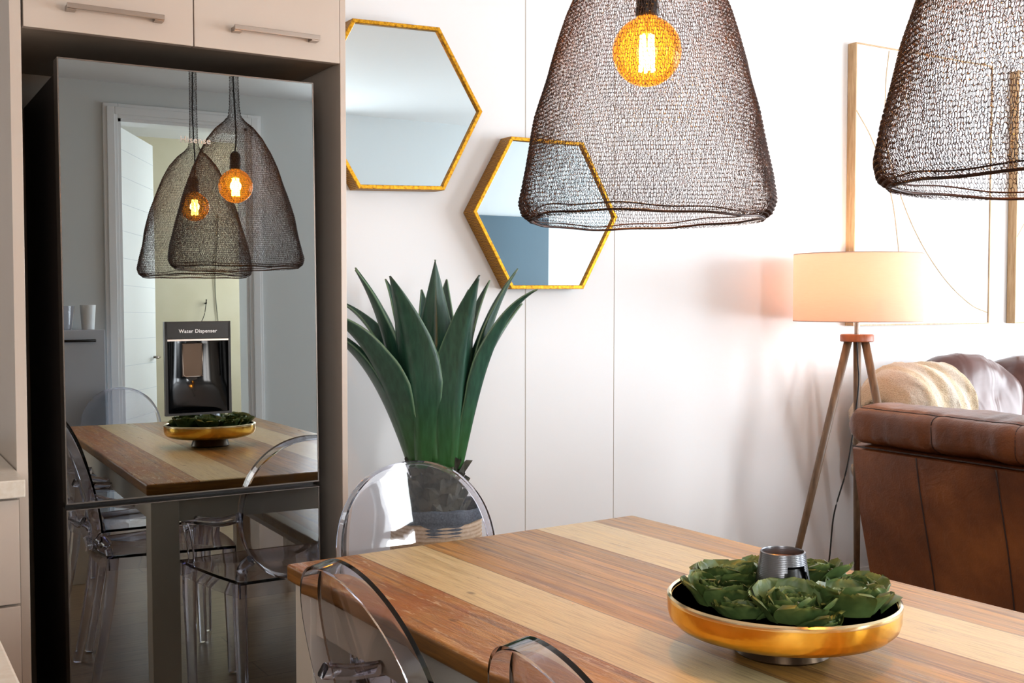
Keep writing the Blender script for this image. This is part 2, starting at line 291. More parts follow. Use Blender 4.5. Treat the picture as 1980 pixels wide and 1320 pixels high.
def sweep(bm, pts, rad, seg=8, w=None, h=None, up=Vector((0, 0, 1)), close=False):
    """tube (rad: number or list) or rectangular bar (w,h) along pts"""
    pts = [Vector(p) for p in pts]; rs = []; n = len(pts)
    for i, p in enumerate(pts):
        if close: t = pts[(i+1) % n]-pts[i-1]
        else: t = pts[min(i+1, n-1)]-pts[max(i-1, 0)]
        t.normalize(); u = up
        if abs(t.dot(u)) > .97: u = Vector((1, 0, 0)) if abs(t.x) < .9 else Vector((0, 1, 0))
        a = t.cross(u).normalized(); b = a.cross(t).normalized()
        if w:
            ww = w[i] if hasattr(w, '__len__') else w; hh = h[i] if hasattr(h, '__len__') else h
            q = [(-.5, -.35), (-.35, -.5), (.35, -.5), (.5, -.35), (.5, .35), (.35, .5), (-.35, .5), (-.5, .35)]
            rs.append([p+a*(x*ww)+b*(y*hh) for x, y in q])
        else:
            r = rad[i] if hasattr(rad, '__len__') else rad
            rs.append([p+a*(r*math.cos(2*math.pi*k/seg))+b*(r*math.sin(2*math.pi*k/seg)) for k in range(seg)])
    if close: rs.append(rs[0])
    rings(bm, rs, True, not close)
    if close: bmesh.ops.remove_doubles(bm, verts=bm.verts[:], dist=1e-6)
def bez(p0, p1, p2, p3, n=16):
    p0, p1, p2, p3 = map(Vector, (p0, p1, p2, p3))
    return [(1-t)**3*p0+3*(1-t)**2*t*p1+3*(1-t)*t*t*p2+t**3*p3 for t in [i/n for i in range(n+1)]]
def crom(pts, n=8):
    pts = [Vector(p) for p in pts]; P = [2*pts[0]-pts[1]]+pts+[2*pts[-1]-pts[-2]]; out = []
    for i in range(1, len(P)-2):
        for k in range(n):
            t = k/n; a, b, c, d = P[i-1:i+3]
            out.append(.5*((2*b)+(c-a)*t+(2*a-5*b+4*c-d)*t*t+(3*b-a-3*c+d)*t**3))
    out.append(pts[-1]); return out
def obj(name, bm, m, parent=None, smooth=False, mods=None, loc=None):
    me = bpy.data.meshes.new(name)
    if isinstance(bm, bmesh.types.BMesh):
        bmesh.ops.recalc_face_normals(bm, faces=bm.faces[:]); bm.to_mesh(me); bm.free()
    else: me = bm
    me.materials.append(m)
    if smooth:
        me.polygons.foreach_set('use_smooth', [True]*len(me.polygons))
        if smooth == 'auto':
            try: me.set_sharp_from_angle(angle=R(38))
            except Exception: pass
    o = bpy.data.objects.new(name, me); COL.objects.link(o)
    if parent: o.parent = parent
    if loc: o.location = loc
    return o
def tag(o, label, cat, group=None, kind=None):
    if label: o['label'] = label
    if cat: o['category'] = cat
    if group: o['group'] = group
    if kind: o['kind'] = kind
    return o
def thing(name, label, cat, loc=(0, 0, 0), rz=0, group=None):
    o = bpy.data.objects.new(name, None); COL.objects.link(o); o.empty_display_size = .1
    o.location = loc; o.rotation_euler = (0, 0, rz); return tag(o, label, cat, group)
def struct(name, bm, m, parent=None, smooth=False):
    o = obj(name, bm, m, parent, smooth)
    if not parent: o['kind'] = 'structure'
    return o
def copy_tree(o, parent=None):
    c = o.copy(); COL.objects.link(c)
    if parent: c.parent = parent
    for ch in o.children: copy_tree(ch, c)
    return c
def BM(): return bmesh.new()

# ------------------------------------------------------------------ the room
YW, YB, XL, XR, ZC = 3.45, -1.15, -1.9, 7.5, 2.67
b = BM(); span(b, XL-.1, XR+.1, -3.2, YW+.1, -.08, 0); struct('floor', b, m_floor)
b = BM(); span(b, XL-.1, XR+.1, -3.2, YW+.1, ZC, ZC+.08); struct('ceiling', b, m_ceil)
w = BM()
JX = [.53, 1.335, 2.147, 2.552]
xs = [XL-.1]+JX+[XR+.1]
for a, c in zip(xs, xs[1:]): span(w, a+.0016, c-.0016, YW, YW+.1, 0, ZC)
o = struct('wall_front', w, m_wall)
g = BM(); span(g, XL-.05, XR+.05, YW+.0025, YW+.09, .002, ZC-.002); struct('trim_1', g, m_groove)
# wall opposite, with the doorway to the next room
DX0, DX1, DZ = 1.40, 2.18, 2.46
w = BM(); span(w, XL-.1, -1.6, YB-.14, YB, 0, ZC); span(w, -.2, DX0, YB-.14, YB, 0, ZC); span(w, -1.6, -.2, YB-.14, YB, 0, 1.05); span(w, -1.6, -.2, YB-.14, YB, 2.25, ZC)
span(w, DX1, 2.71, YB-.14, YB, 0, ZC); span(w, 3.09, 5.9, YB-.14, YB, 0, ZC); span(w, 2.71, 3.09, YB-.14, YB, 0, .9); span(w, 2.71, 3.09, YB-.14, YB, 2.3, ZC); span(w, 7.4, XR+.1, YB-.14, YB, 0, ZC); span(w, 5.9, 7.4, YB-.14, YB, 2.35, ZC); span(w, DX0, DX1, YB-.14, YB, DZ, ZC)
struct('wall_rear', w, m_back)
t = BM(); tw = .085
for (x0, x1, z0, z1) in ((DX0-tw, DX0, 0, DZ+tw), (DX1, DX1+tw, 0, DZ+tw), (DX0, DX1, DZ, DZ+tw)):
    span(t, x0, x1, YB, YB+.022, z0, z1, .004)
for (x0, x1, z0, z1) in ((DX0-tw+.02, DX0-.02, 0, DZ+tw-.02), (DX1+.02, DX1+tw-.02, 0, DZ+tw-.02), (DX0-.02, DX1+.02, DZ+.02, DZ+tw-.02)):
    span(t, x0, x1, YB+.02, YB+.034, z0, z1, .004)
span(t, DX0-.001, DX0+.018, YB-.14, YB+.01, 0, DZ); span(t, DX1-.018, DX1+.001, YB-.14, YB+.01, 0, DZ); span(t, DX0, DX1, YB-.14, YB+.01, DZ-.018, DZ)
struct('trim_2', t, m_trim)
# next room shell
w = BM(); span(w, .2, 3.6, -3.1, -3.0, 0, ZC); struct('wall_hall', w, m_cream)
w = BM(); span(w, .2, .3, -3.0, YB-.14, 0, ZC); struct('wall_hall_left', w, m_cream)
w = BM(); span(w, 3.5, 3.6, -3.0, -2.6, 0, ZC); span(w, 3.5, 3.6, -1.6, YB-.14, 0, ZC); span(w, 3.5, 3.6, -2.6, -1.6, 0, 1.05); span(w, 3.5, 3.6, -2.6, -1.6, 2.35, ZC); struct('wall_hall_right', w, m_cream)  # opening added to let the hall fill light in
f = BM()
for y in (-2.57, -1.63): span(f, 3.52, 3.58, y-.03, y+.03, 1.05, 2.35, .003)
for z in (1.08, 2.32): span(f, 3.52, 3.58, -2.6, -1.6, z-.03, z+.03, .003)
struct('added_window_3', f, m_trim)  # frame added around the hall fill light
# open door leaf, hinged at the left jamb, swung into the next room
d = thing('door_1', None, None, (DX0+.02, YB-.15, 0), R(-62)); d['kind'] = 'structure'
b = BM(); span(b, 0, .76, -.02, .02, .01, DZ-.02, .002)
obj('door_leaf', b, m_door, d)
b = BM()
for k in range(14): span(b, .002, .758, -.0213, .0213, .16+k*.165, .163+k*.165)
obj('door_groove', b, mat('door_shadow_line', '#cfd6da', .6), d)
b = BM(); sweep(b, [(.70, .02, 1.02), (.70, .06, 1.02), (.60, .065, 1.02)], .008); obj('door_handle', b, m_steel, d, True)
# right wall with the large sliding windows
w = BM(); WY0, WY1, WZ = -.8, 2.65, 2.4
span(w, XR, XR+.12, YB, WY0, 0, ZC); span(w, XR, XR+.12, WY1, YW, 0, ZC); span(w, XR, XR+.12, WY0, WY1, WZ, ZC)
struct('wall_right', w, m_wall)
f = BM()
for y in (WY0+.03, (WY0+WY1)/2, WY1-.03): span(f, XR+.02, XR+.08, y-.03, y+.03, 0, WZ, .003)
for z in (.03, WZ-.03): span(f, XR+.02, XR+.08, WY0, WY1, z-.03, z+.03, .003)
struct('window_1', f, m_trim)
f = BM()
for x in (5.93, 6.65, 7.37): span(f, x-.03, x+.03, YB-.10, YB-.04, 0, 2.35, .003)
for z in (.03, 2.32): span(f, 5.9, 7.4, YB-.10, YB-.04, z-.03, z+.03, .003)
struct('added_window_4', f, m_trim)  # unseen frame added for the rear-right fill light
f = BM()
for x in (2.73, 3.07): span(f, x-.02, x+.02, YB-.10, YB-.04, .9, 2.3, .003)
for z in (.93, 1.6, 2.27): span(f, 2.71, 3.09, YB-.10, YB-.04, z-.025, z+.025, .003)
struct('added_window_5', f, m_trim)  # invented window frame, added for the dining fill light
# kitchen side wall, and a window frame added for the kitchen fill
w = BM(); span(w, XL-.1, XL, -3.1, YW, 0, ZC); struct('wall_left', w, m_cabin)
f = BM()
for x in (-1.57, -.9, -.23): span(f, x-.03, x+.03, YB-.10, YB-.04, 1.05, 2.25, .003)
for z in (1.08, 2.22): span(f, -1.6, -.2, YB-.10, YB-.04, z-.03, z+.03, .003)
struct('added_window_2', f, m_trim)
b = BM(); span(b, XL, DX0-tw, YB, YB+.015, 0, .09, .003); span(b, DX1+tw, 5.9, YB, YB+.015, 0, .09, .003); struct('baseboard_rear', b, m_trim)
b = BM(); span(b, 1.15, XR, YW-.012, YW, 0, .08, .003); struct('baseboard_front', b, m_trim)

# ------------------------------------------------------------------ kitchen units round the refrigerator
CY = 2.82
t = thing('refrigerator_housing', 'tall beige side panels standing on both sides of the black fridge', 'cabinet', (.756, CY, 0))
b = BM(); span(b, .340-.756, .365-.756, -.002, .625, 0, ZC-.01, .001); obj('side_panel', b, m_cab, t)
b = BM(); span(b, 1.162-.756, 1.178-.756, -.002, .625, 0, ZC-.01, .001); obj('side_panel', b, m_cab, t)
b = BM(); span(b, .365-.756, 1.162-.756, .605, .62, 0, 1.945); obj('back_panel', b, m_cabin, t)
t = thing('overhead_cabinet', 'beige two-door wall cabinet above the black mirrored fridge', 'cabinet', (.756, CY, 1.943))
b = BM(); span(b, .367-.756, 1.160-.756, .022, .60, .0, .70); obj('cabinet_body', b, m_cabin, t)
for x0, x1, h0, h1 in ((.370, .7655, .462, .688), (.7685, 1.160, .863, 1.093)):
    b = BM(); span(b, x0-.756, x1-.756, -.004, .018, -.003, .70, .0015); dd = obj('door', b, m_cab, t)
    b = BM(); span(b, h0-.756, h1-.756, -.036, -.028, .046, .058, .001)
    span(b, h0-.756, h0+.022-.756, -.030, -.003, .043, .055, .001); span(b, h1-.022-.756, h1-.756, -.030, -.003, .043, .055, .001)
    obj('handle', b, m_steel, dd)
# run of units left of the housing
t = thing('base_cabinet', 'beige kitchen base cabinet at the left edge below the pale worktop', 'cabinet', (-.3, 2.69, 0))
b = BM(); span(b, -.9, .632, .02, .70, .1, .855); obj('cabinet_body', b, m_cabin, t)
for k in range(3):
    b = BM(); span(b, .1, .628, 0, .02, .13+k*.242, .13+k*.242+.236, .0015); obj('drawer', b, m_cab, t)
for k in range(2):
    b = BM(); span(b, -.9+k*.5, -.404+k*.5, 0, .02, .13, .85, .0015); obj('door', b, m_cab, t)
b = BM(); span(b, -1.2, .338, 2.655, YW-.01, .86, .90, .003); tag(obj('worktop', b, m_top), 'pale stone worktop beside the beige tall panel left of the fridge', 'worktop')
t = thing('frying_pan', 'black pan handle poking in over the worktop at the left edge', 'pan', (.12, 2.98, .90))
b = BM(); lathe(b, [(.0, 0), (.10, 0), (.125, .045), (.121, .045), (.097, .005), (0, .005)], 40); obj('pan_body', b, m_black, t, 'auto')
b = BM(); sweep(b, [(.11, -.04, .035), (.14, -.08, .045), (.168, -.13, .045)], .011, 10); obj('pan_handle', b, m_black, t, True)
# island in the foreground
t = thing('kitchen_island', 'pale kitchen island with its worktop corner in the bottom left foreground', 'island', (-.3, 1.03, 0))
b = BM(); span(b, -.45, .45, -.72, .72, .862, .90, .003); obj('countertop', b, m_top, t)
b = BM(); span(b, -.42, .40, -.69, .69, .0, .861, .002); obj('cabinet_body', b, m_cab, t)

# ------------------------------------------------------------------ refrigerator
fr = thing('refrigerator', 'black mirror-glass refrigerator with water dispenser standing in the beige housing', 'refrigerator', (.7746, 2.8085, -.0234))
fr.rotation_euler = (R(-.62), R(-.25), 0); fr.scale = (1.018, 1.018, 1.018)
FX = .3135
def text_mesh(body, size, m, parent, loc, name):
    cu = bpy.data.curves.new(name, 'FONT'); cu.body = body; cu.size = size; cu.extrude = .0004; cu.align_x = 'CENTER'; cu.align_y = 'CENTER'
    cu.space_character = 1.08; cu.offset = size*.012
    to = bpy.data.objects.new('tmp', cu); COL.objects.link(to)
    dg = bpy.context.evaluated_depsgraph_get(); me = bpy.data.meshes.new_from_object(to.evaluated_get(dg)); bpy.data.objects.remove(to)
    me.name = name; me.materials.clear(); o = obj(name, me, m, parent); o.rotation_euler = (R(90), 0, 0); o.location = loc; return o
b = BM(); span(b, -FX, FX, .055, .58, .045, 1.845, .003); obj('body', b, m_fside, fr)
for x in (-.26, .26):
    for y in (.1, .52):
        b = BM(); lathe(b, [(.0, 0), (.018, 0), (.018, .035), (0, .035)], 16, (x, y, .023)); obj('foot', b, m_black, fr)
# upper door with an opening for the dispenser
zt, zs0, zs1 = 1.868, .819, .804
hx0, hx1, hz0, hz1 = -.080, .080, 1.018, 1.242
def holed(y, b):
    X = [-FX, hx0, hx1, FX]; Z = [zs0, hz0, hz1, zt]
    for i in range(3):
        for k in range(3):
            if i == 1 and k == 1: continue
            b.faces.new([b.verts.new(p) for p in ((X[i], y, Z[k]), (X[i+1], y, Z[k]), (X[i+1], y, Z[k+1]), (X[i], y, Z[k+1]))])
b = BM(); holed(0.0, b); holed(.006, b)
bmesh.ops.remove_doubles(b, verts=b.verts[:], dist=1e-5)
for (x0, z0, x1, z1) in ((-FX, zs0, FX, zs0), (-FX, zt, FX, zt), (-FX, zs0, -FX, zt), (FX, zs0, FX, zt), (hx0, hz0, hx1, hz0), (hx0, hz1, hx1, hz1), (hx0, hz0, hx0, hz1), (hx1, hz0, hx1, hz1)):
    b.faces.new([b.verts.new(p) for p in ((x0, 0, z0), (x1, 0, z1), (x1, .006, z1), (x0, .006, z0))])
bmesh.ops.remove_doubles(b, verts=b.verts[:], dist=1e-5)
ud = obj('upper_door', b, m_fridge, fr)
b = BM(); e = .003
for x0, x1, z0, z1 in ((-FX-e, -FX, zs0-e, zt+e), (FX, FX+e, zs0-e, zt+e), (-FX, FX, zt, zt+e), (-FX, FX, zs0-e, zs0)): span(b, x0, x1, -.001, .05, z0, z1)
span(b, -FX, hx0, .0065, .05, zs0, zt); span(b, hx1, FX, .0065, .05, zs0, zt); span(b, hx0, hx1, .0065, .05, hz1, zt); span(b, hx0, hx1, .0065, .05, zs0, hz0)
obj('door_edge', b, m_fedge, ud)
text_mesh('Hisense', .0225, m_brand, ud, (.004, -.0006, 1.6985), 'lettering')
dp = obj('water_dispenser', (lambda b: (
    span(b, -.0435, -.037, -.007, .012, 1.013, 1.247), span(b, .115, .1215, -.007, .012, 1.013, 1.247),
    span(b, -.037, .115, -.007, .012, 1.013, 1.0185), span(b, -.0435, .1215, -.007, .012, 1.203, 1.247, .0015), b)[-1])(BM()), m_black, ud, loc=(-.039, 0, 0))
# curved recess
b = BM(); rs = []
for k in range(21):
    u = k/20; x = -.037+.152*u; dep = .044*math.sin(math.pi*u)**.55+.004
    rs.append([(x, .012+dep*1.0-.004, 1.2035), (x, .008+dep, 1.10), (x, .010+dep*.6, 1.03), (x, .010, 1.0185)])
rings(b, rs, False, False); obj('recess', b, mat('glossy_black_recess', '#030405', .12), dp, True)
b = BM(); span(b, -.037, .115, -.0085, -.0072, 1.1985, 1.2028); obj('silver_strip', b, mat('bright_strip', '#e9dfd8', .3, .6), dp)
b = BM(); span(b, .003, .055, .012, .015, 1.108, 1.192, .0014); obj('paddle', b, mat('brown_smoked_paddle', '#5c4a40', .12, .3), dp)
b = BM(); sweep(b, [(.004, .0115, 1.19), (.006, .0115, 1.112), (.012, .0115, 1.108), (.047, .0115, 1.108), (.053, .0115, 1.112), (.055, .0115, 1.19)], .0014, 6); obj('paddle_trim', b, m_steel, dp, True)
text_mesh('Water Dispenser', .0125, m_text, dp, (.039, -.0075, 1.2225), 'lettering')
b = BM(); span(b, -FX, FX, 0, .006, .065, zs1-.003); ld = obj('lower_door', b, m_fridge2, fr)
b = BM()
for x0, x1, z0, z1 in ((-FX-e, -FX, .065-e, zs1-.003), (FX, FX+e, .065-e, zs1-.003), (-FX, FX, .065-e, .065)): span(b, x0, x1, -.001, .05, z0, z1)
span(b, -FX-e, FX+e, -.0015, .05, zs1-.003, zs1-.001); span(b, -FX, FX, .0065, .05, .065, zs1-.003)
obj('door_edge', b, m_fedge, ld)
b = BM(); span(b, -FX, FX, .035, .055, zs1-.001, zs0-.003); obj('handle_recess', b, m_black, fr)

# ------------------------------------------------------------------ pendant lamps
def shade_profile():
    hp = [0, .012, .035, .08, .13, .19, .28, .37, .43, .48, .52, .545, .565, .60, .70, 1.2]
    rp = [.90, .97, 1.0, .965, .915, .865, .755, .625, .52, .41, .28, .16, .095, .075, .066, .062]
    return hp, rp
def knit_mesh(name, RM=.246):
    hp, rp = shade_profile(); hp = np.array(hp); rp = np.array(rp)*RM
    H = np.linspace(0, 1.2, 6000); Rr = np.interp(H, hp, rp)
    k = np.hanning(61); k /= k.sum(); Rs = np.convolve(np.pad(Rr, 30, 'edge'), k, 'valid')
    arc = np.concatenate([[0], np.cumsum(np.hypot(np.diff(H), np.diff(Rs)))])
    rows = []; s = 0
    while s < arc[-1]:
        rr = np.interp(s, arc, Rs); rows.append(s); s += (.0074 if rr > .03 else .011)*rng.uniform(.93, 1.07)
    rad = .00052; VV = []; FF = []; base = 0; ns = 12
    for s in rows:
        rr = np.interp(s, arc, Rs)
        cw = .0086 if rr > .03 else .011
        n = max(7, int(round(2*math.pi*rr/cw)))
        T = np.arange(n*ns)/(ns); wst = 2*math.pi/n
        jit = np.repeat(rng.normal(0, .16, n), ns); jit2 = np.repeat(rng.normal(0, .16, n), ns)
        # gentle closure of the random phase offset
        th = (T+.115*np.sin(4*math.pi*T)+jit*np.sin(math.pi*(T % 1)))*wst+s*3.1
        row = .0070 if rr > .03 else .011
        ss = s+row*(.70+.14*jit2*1)*np.cos(2*math.pi*T)+.0012*np.sin(3*th+s*40)+.0009*np.sin(11*th+s*23)
        ss = np.clip(ss, 0, arc[-1]-1e-4)
        h = np.interp(ss, arc, H); r = np.interp(ss, arc, Rs)
        amp = np.minimum(r/RM, 1)
        r = r+amp*(.004*np.sin(3*th+4*h)+.003*np.sin(5*th-9*h+1)+.002*np.sin(9*th+30*h))+.0011*np.cos(4*math.pi*T)
        Pt = np.stack([r*np.cos(th), r*np.sin(th), h], 1)
        tg = np.roll(Pt, -1, 0)-np.roll(Pt, 1, 0); tg /= np.linalg.norm(tg, axis=1)[:, None]
        no = np.stack([np.cos(th), np.sin(th), 0*th], 1); bn = np.cross(tg, no); bn /= np.linalg.norm(bn, axis=1)[:, None]+1e-9; no = np.cross(bn, tg)
        m = n*ns; ring = []
        for q in range(3):
            a = 2*math.pi*q/3; ring.append(Pt+rad*(math.cos(a)*no+math.sin(a)*bn))
        VV.append(np.stack(ring, 1).reshape(-1, 3))
        i = np.arange(m); j = (i+1) % m
        for q in range(3):
            p = (q+1) % 3; FF.append(np.stack([base+i*3+q, base+j*3+q, base+j*3+p, base+i*3+p], 1))
        base += m*3
    V = np.concatenate(VV); F = np.concatenate(FF)
    me = bpy.data.meshes.new(name); me.vertices.add(len(V)); me.vertices.foreach_set('co', V.astype(np.float32).ravel())
    me.loops.add(F.size); me.loops.foreach_set('vertex_index', F.astype(np.int32).ravel())
    me.polygons.add(len(F)); me.polygons.foreach_set('loop_start', np.arange(0, F.size, 4, dtype=np.int32)); me.polygons.foreach_set('loop_total', np.full(len(F), 4, np.int32))
    me.update(calc_edges=True); me.polygons.foreach_set('use_smooth', [True]*len(F))
    print('knit', len(V), len(F)); return me
def rim_mesh(r, h, th, wob=.003):
    b = BM(); pts = []
    for i in range(96):
        a = 2*math.pi*i/96; q = r+wob*math.sin(3*a)+wob*.5*math.sin(7*a+1)
        pts.append((q*math.cos(a), q*math.sin(a), h+wob*1.3*math.sin(2*a+.5)+wob*.4*math.sin(9*a)))
    sweep(b, pts, th, 8, close=True); return b
pend = thing('pendant_lamp', 'dark knitted-wire bell pendant hanging in front of the lower hexagonal mirror', 'pendant lamp', (1.254, 1.598, 1.444), 0, 'wire pendant lamps over the table')
shade = obj('wire_shade', knit_mesh('wire_shade'), m_wire, pend); shade.rotation_euler = (0, 0, R(-31)); shade.scale = (.95, 1.05, 1)
rim = obj('rim_wire', rim_mesh(.2214, .002, .0021), m_wire, shade, True)
rim2 = obj('rim_wire', rim_mesh(.2255, .012, .0012, .005), m_wire, shade, True)
BZ = .306
b = BM(); sweep(b, crom([(0, 0, BZ+.125), (.004, .002, BZ+.2), (-.003, 0, .7), (0, 0, .9), (0, 0, ZC-1.444-.02)]), .0032, 8); obj('cord', b, m_cord, pend, True)
b = BM(); lathe(b, [(0, BZ+.062), (.019, BZ+.062), (.0215, BZ+.066), (.0215, BZ+.078), (.0195, BZ+.08), (.0195, BZ+.115), (.014, BZ+.124), (.006, BZ+.13), (0, BZ+.13)], 32); obj('socket', b, m_sock, pend, 'auto')
prof = []
for i in range(25):
    a = -math.pi/2+(math.pi*.5+math.pi/2-.42)*i/24; prof.append((.0625*math.cos(a), BZ+.0625*math.sin(a)))
prof += [(.020, BZ+.060), (.0165, BZ+.066), (.015, BZ+.073)]
b = BM(); lathe(b, prof, 48); bulb = obj('bulb', b, m_amber, pend, True)
b = BM(); zz = []
for k in range(7):
    a = 2*math.pi*k/6; a2 = a+.4
    sweep(b, [(.013*math.cos(a), .013*math.sin(a), BZ-.036), (.010*math.cos(a2), .010*math.sin(a2), BZ+.030)], .0032, 6)
obj('filament', b, m_fil, bulb, True)
b = BM(); lathe(b, [(0, BZ+.03), (.004, BZ+.03), (.003, BZ+.045), (.008, BZ+.065), (0, BZ+.066)], 16); obj('filament_stem', b, m_sock, bulb, True)
b = BM(); lathe(b, [(0, -.03), (.045, -.03), (.05, -.005), (.05, 0), (0, 0)], 32, (0, 0, ZC-1.444)); obj('ceiling_rose', b, m_sock, pend, 'auto')
pl = bpy.data.lights.new('pendant_bulb_light', 'POINT'); pl.energy = 13; pl.color = (1.0, .52, .2); pl.shadow_soft_size = .02
po = bpy.data.objects.new('pendant_bulb_light', pl); COL.objects.link(po); po.parent = pend; po.location = (0, 0, BZ)
p2 = copy_tree(pend); p2.location = (1.314, .814, 1.444)
p2['label'] = 'dark knitted-wire bell pendant at the right edge, in front of the framed art'
for ch in p2.children:
    if ch.name.startswith('wire_shade'): ch.scale = (.97, 1.0, 1); ch.rotation_euler = (0, 0, R(70))

# ------------------------------------------------------------------ dining table
rot = R(2.8); Lc = Vector((.778, 2.194)); c2 = Lc+Vector((math.cos(rot), math.sin(rot)))*TW/2+Vector((math.sin(rot), -math.cos(rot)))*TL/2
tb = thing('dining_table', 'rustic dining table with striped reclaimed-wood top and cream painted legs', 'table', (c2.x, c2.y, 0), rot)
b = BM(); box(b, (0, 0, .7325), (TW, TL, .035), bev=.007, seg=3)
top = obj('tabletop', b, m_wood, tb, 'auto')
top.data.materials.append(m_wedge)
for p in top.data.polygons:
    if p.normal.z < .55: p.material_index = 1
b = BM(); ins = .014
span(b, -TW/2+ins+.012, -TW/2+ins+.034, -TL/2+.1, TL/2-.1, .625, .7148); span(b, TW/2-ins-.034, TW/2-ins-.012, -TL/2+.1, TL/2-.1, .625, .7148)
span(b, -TW/2+.1, TW/2-.1, TL/2-ins-.034, TL/2-ins-.012, .625, .7148); span(b, -TW/2+.1, TW/2-.1, -TL/2+ins+.012, -TL/2+ins+.034, .625, .7148)
obj('apron', b, m_white, tb)
for sx in (-1, 1):
    for sy in (-1, 1):
        b = BM(); x = sx*(TW/2-ins-.0425)*1.0; y = sy*(TL/2-ins-.0425)
        box(b, (x, y, .3573), (.085, .085, .7146), bev=.002); obj('leg', b, m_white, tb)
# bench on the far side
be = thing('bench', 'plank-topped bench tucked along the far side of the dining table, mirrored in the fridge', 'bench', (1.672, 1.24, 0), rot)
b = BM(); box(b, (0, 0, .432), (.40, 1.56, .035), bev=.005); bt = obj('seat', b, m_wood, be)
for y in (-.7, .7):
    for x in (-.12, .12):
        b = BM(); box(b, (x, y, .207), (.065, .065, .414), bev=.002); obj('leg', b, m_white, be)
b = BM(); span(b, -.13, .13, -.68, -.66, .35, .414); span(b, -.13, .13, .66, .68, .35, .414); span(b, -.13, -.11, -.67, .67, .35, .414); span(b, .11, .13, -.67, .67, .35, .414); obj('apron', b, m_white, be)

# ------------------------------------------------------------------ acrylic armchairs
def oval(n, a, c, e=2.15):
    out = []
    for i in range(n):
        t = 2*math.pi*i/n; ct, st = math.cos(t), math.sin(t)
        out.append((a*abs(ct)**(2/e)*(1 if ct >= 0 else -1), c*abs(st)**(2/e)*(1 if st >= 0 else -1)))
    return out
def make_chair():
    r = thing('acrylic_armchair', 'x', 'chair', (0, 0, 0), 0, 'clear acrylic armchairs round the dining table')
    tilt = R(13); yb = -.205; zb = .455; A, C_ = .207, .228
    def bp(x, z, d):   # point of the reclined back: x across, z up from seat, d toward the front
        d = d+.35*x*x
        return (x, yb-z*math.sin(tilt)+d*math.cos(tilt), zb+z*math.cos(tilt)+d*math.sin(tilt))
    b = BM(); n = 96
    prof = [(.0, .0, 0), (.5, 0, 0), (.9, 0, 0), (1, -.006, .0), (1, 0, .001), (1, 0, -.034), (1, -.0052, -.034), (1, -.0060, -.0045), (.9, 0, -.0045), (.5, 0, -.0045), (0, 0, -.0045)]
    rs = []
    for s, off, dd in prof:
        if s == 0: s = .001
        o = oval(n, A, C_); ring = []
        for x, z in o:
            l = math.hypot(x, z); f = s+off/l; ring.append(bp(x*f, C_+z*f, dd))
        rs.append(ring)
    rings(b, rs); bmesh.ops.remove_doubles(b, verts=b.verts[:], dist=5e-5)
    obj('backrest', b, m_acr, r, 'auto')
    # seat: shallow inverted tray
    def outline(s):
        pts = crom([(-.195*s, -.20*s, 0), (-.228*s, 0, 0), (-.245*s, .19*s, 0), (-.225*s, .222*s, 0), (0, .238*s, 0), (.225*s, .222*s, 0), (.245*s, .19*s, 0), (.228*s, 0, 0), (.195*s, -.20*s, 0), (.17*s, -.218*s, 0), (-.17*s, -.218*s, 0)], 4)
        return pts[:-1] if (pts[0]-pts[-1]).length < 1e-4 else pts
    b = BM(); rs = []
    for s, z in ((.001, .450), (.6, .451), (.97, .458), (.995, .458), (1, .453), (1, .408), (.982, .408), (.982, .448), (.6, .445), (.001, .444)):
        rs.append([(p.x, p.y, z) for p in outline(s)])
    rings(b, rs); bmesh.ops.remove_doubles(b, verts=b.verts[:], dist=5e-5); obj('seat', b, m_acr, r, 'auto')
    for sx in (-1, 1):
        b = BM(); sweep(b, crom([(sx*.222, .198, .447), (sx*.222, .200, .30), (sx*.215, .205, .005)], 4), 0, w=[.040]*4+[.036, .033, .03, .028, .026], h=[.040]*4+[.036, .033, .03, .028, .026]); obj('leg', b, m_acr, r, 'auto')
        b = BM(); sweep(b, crom([(sx*.185, -.185, .447), (sx*.19, -.205, .28), (sx*.20, -.255, .004)], 4), 0, w=[.036]*4+[.034, .031, .029, .027, .026], h=[.036]*4+[.034, .031, .029, .027, .026]); obj('leg', b, m_acr, r, 'auto')
        pt = bp(sx*.203, .215, -.018)
        b = BM(); sweep(b, crom([pt, (sx*.232, yb+.03, .640), (sx*.252, -.06, .628), (sx*.262, .07, .617), (sx*.258, .125, .606), (sx*.245, .148, .575), (sx*.232, .150, .50), (sx*.228, .158, .455)], 5), 0, w=.026, h=.018, up=Vector((sx, 0, .3)).normalized()); obj('arm', b, m_acr, r, 'auto')
        p1 = bp(sx*.165, .075, -.02)
        b = BM(); sweep(b, crom([p1, (sx*.180, -.205, .50), (sx*.185, -.195, .452)], 5), 0, w=.024, h=.03); obj('back_post', b, m_acr, r, 'auto')
    return r
ch = make_chair()
def put(o, x, y, a, label): o.location = (x, y, 0); o.rotation_euler = (0, 0, a); o['label'] = label
# (x, y) of the seat centre; the back top sits .205+.10 behind it
put(ch, .955, 1.575, R(-90+2), 'clear acrylic armchair at the left corner of the table, nearest the cream leg')
put(copy_tree(ch), 1.0, 1.03, R(-90-6), 'clear acrylic armchair whose round back just rises at the bottom edge of the photo')
put(copy_tree(ch), 1.19, 2.165, R(180-2), 'clear acrylic armchair with round back at the table end in front of the agave')
put(copy_tree(ch), 1.26, -.30, R(3), 'clear acrylic armchair at the table end by the doorway, seen mirrored in the fridge')

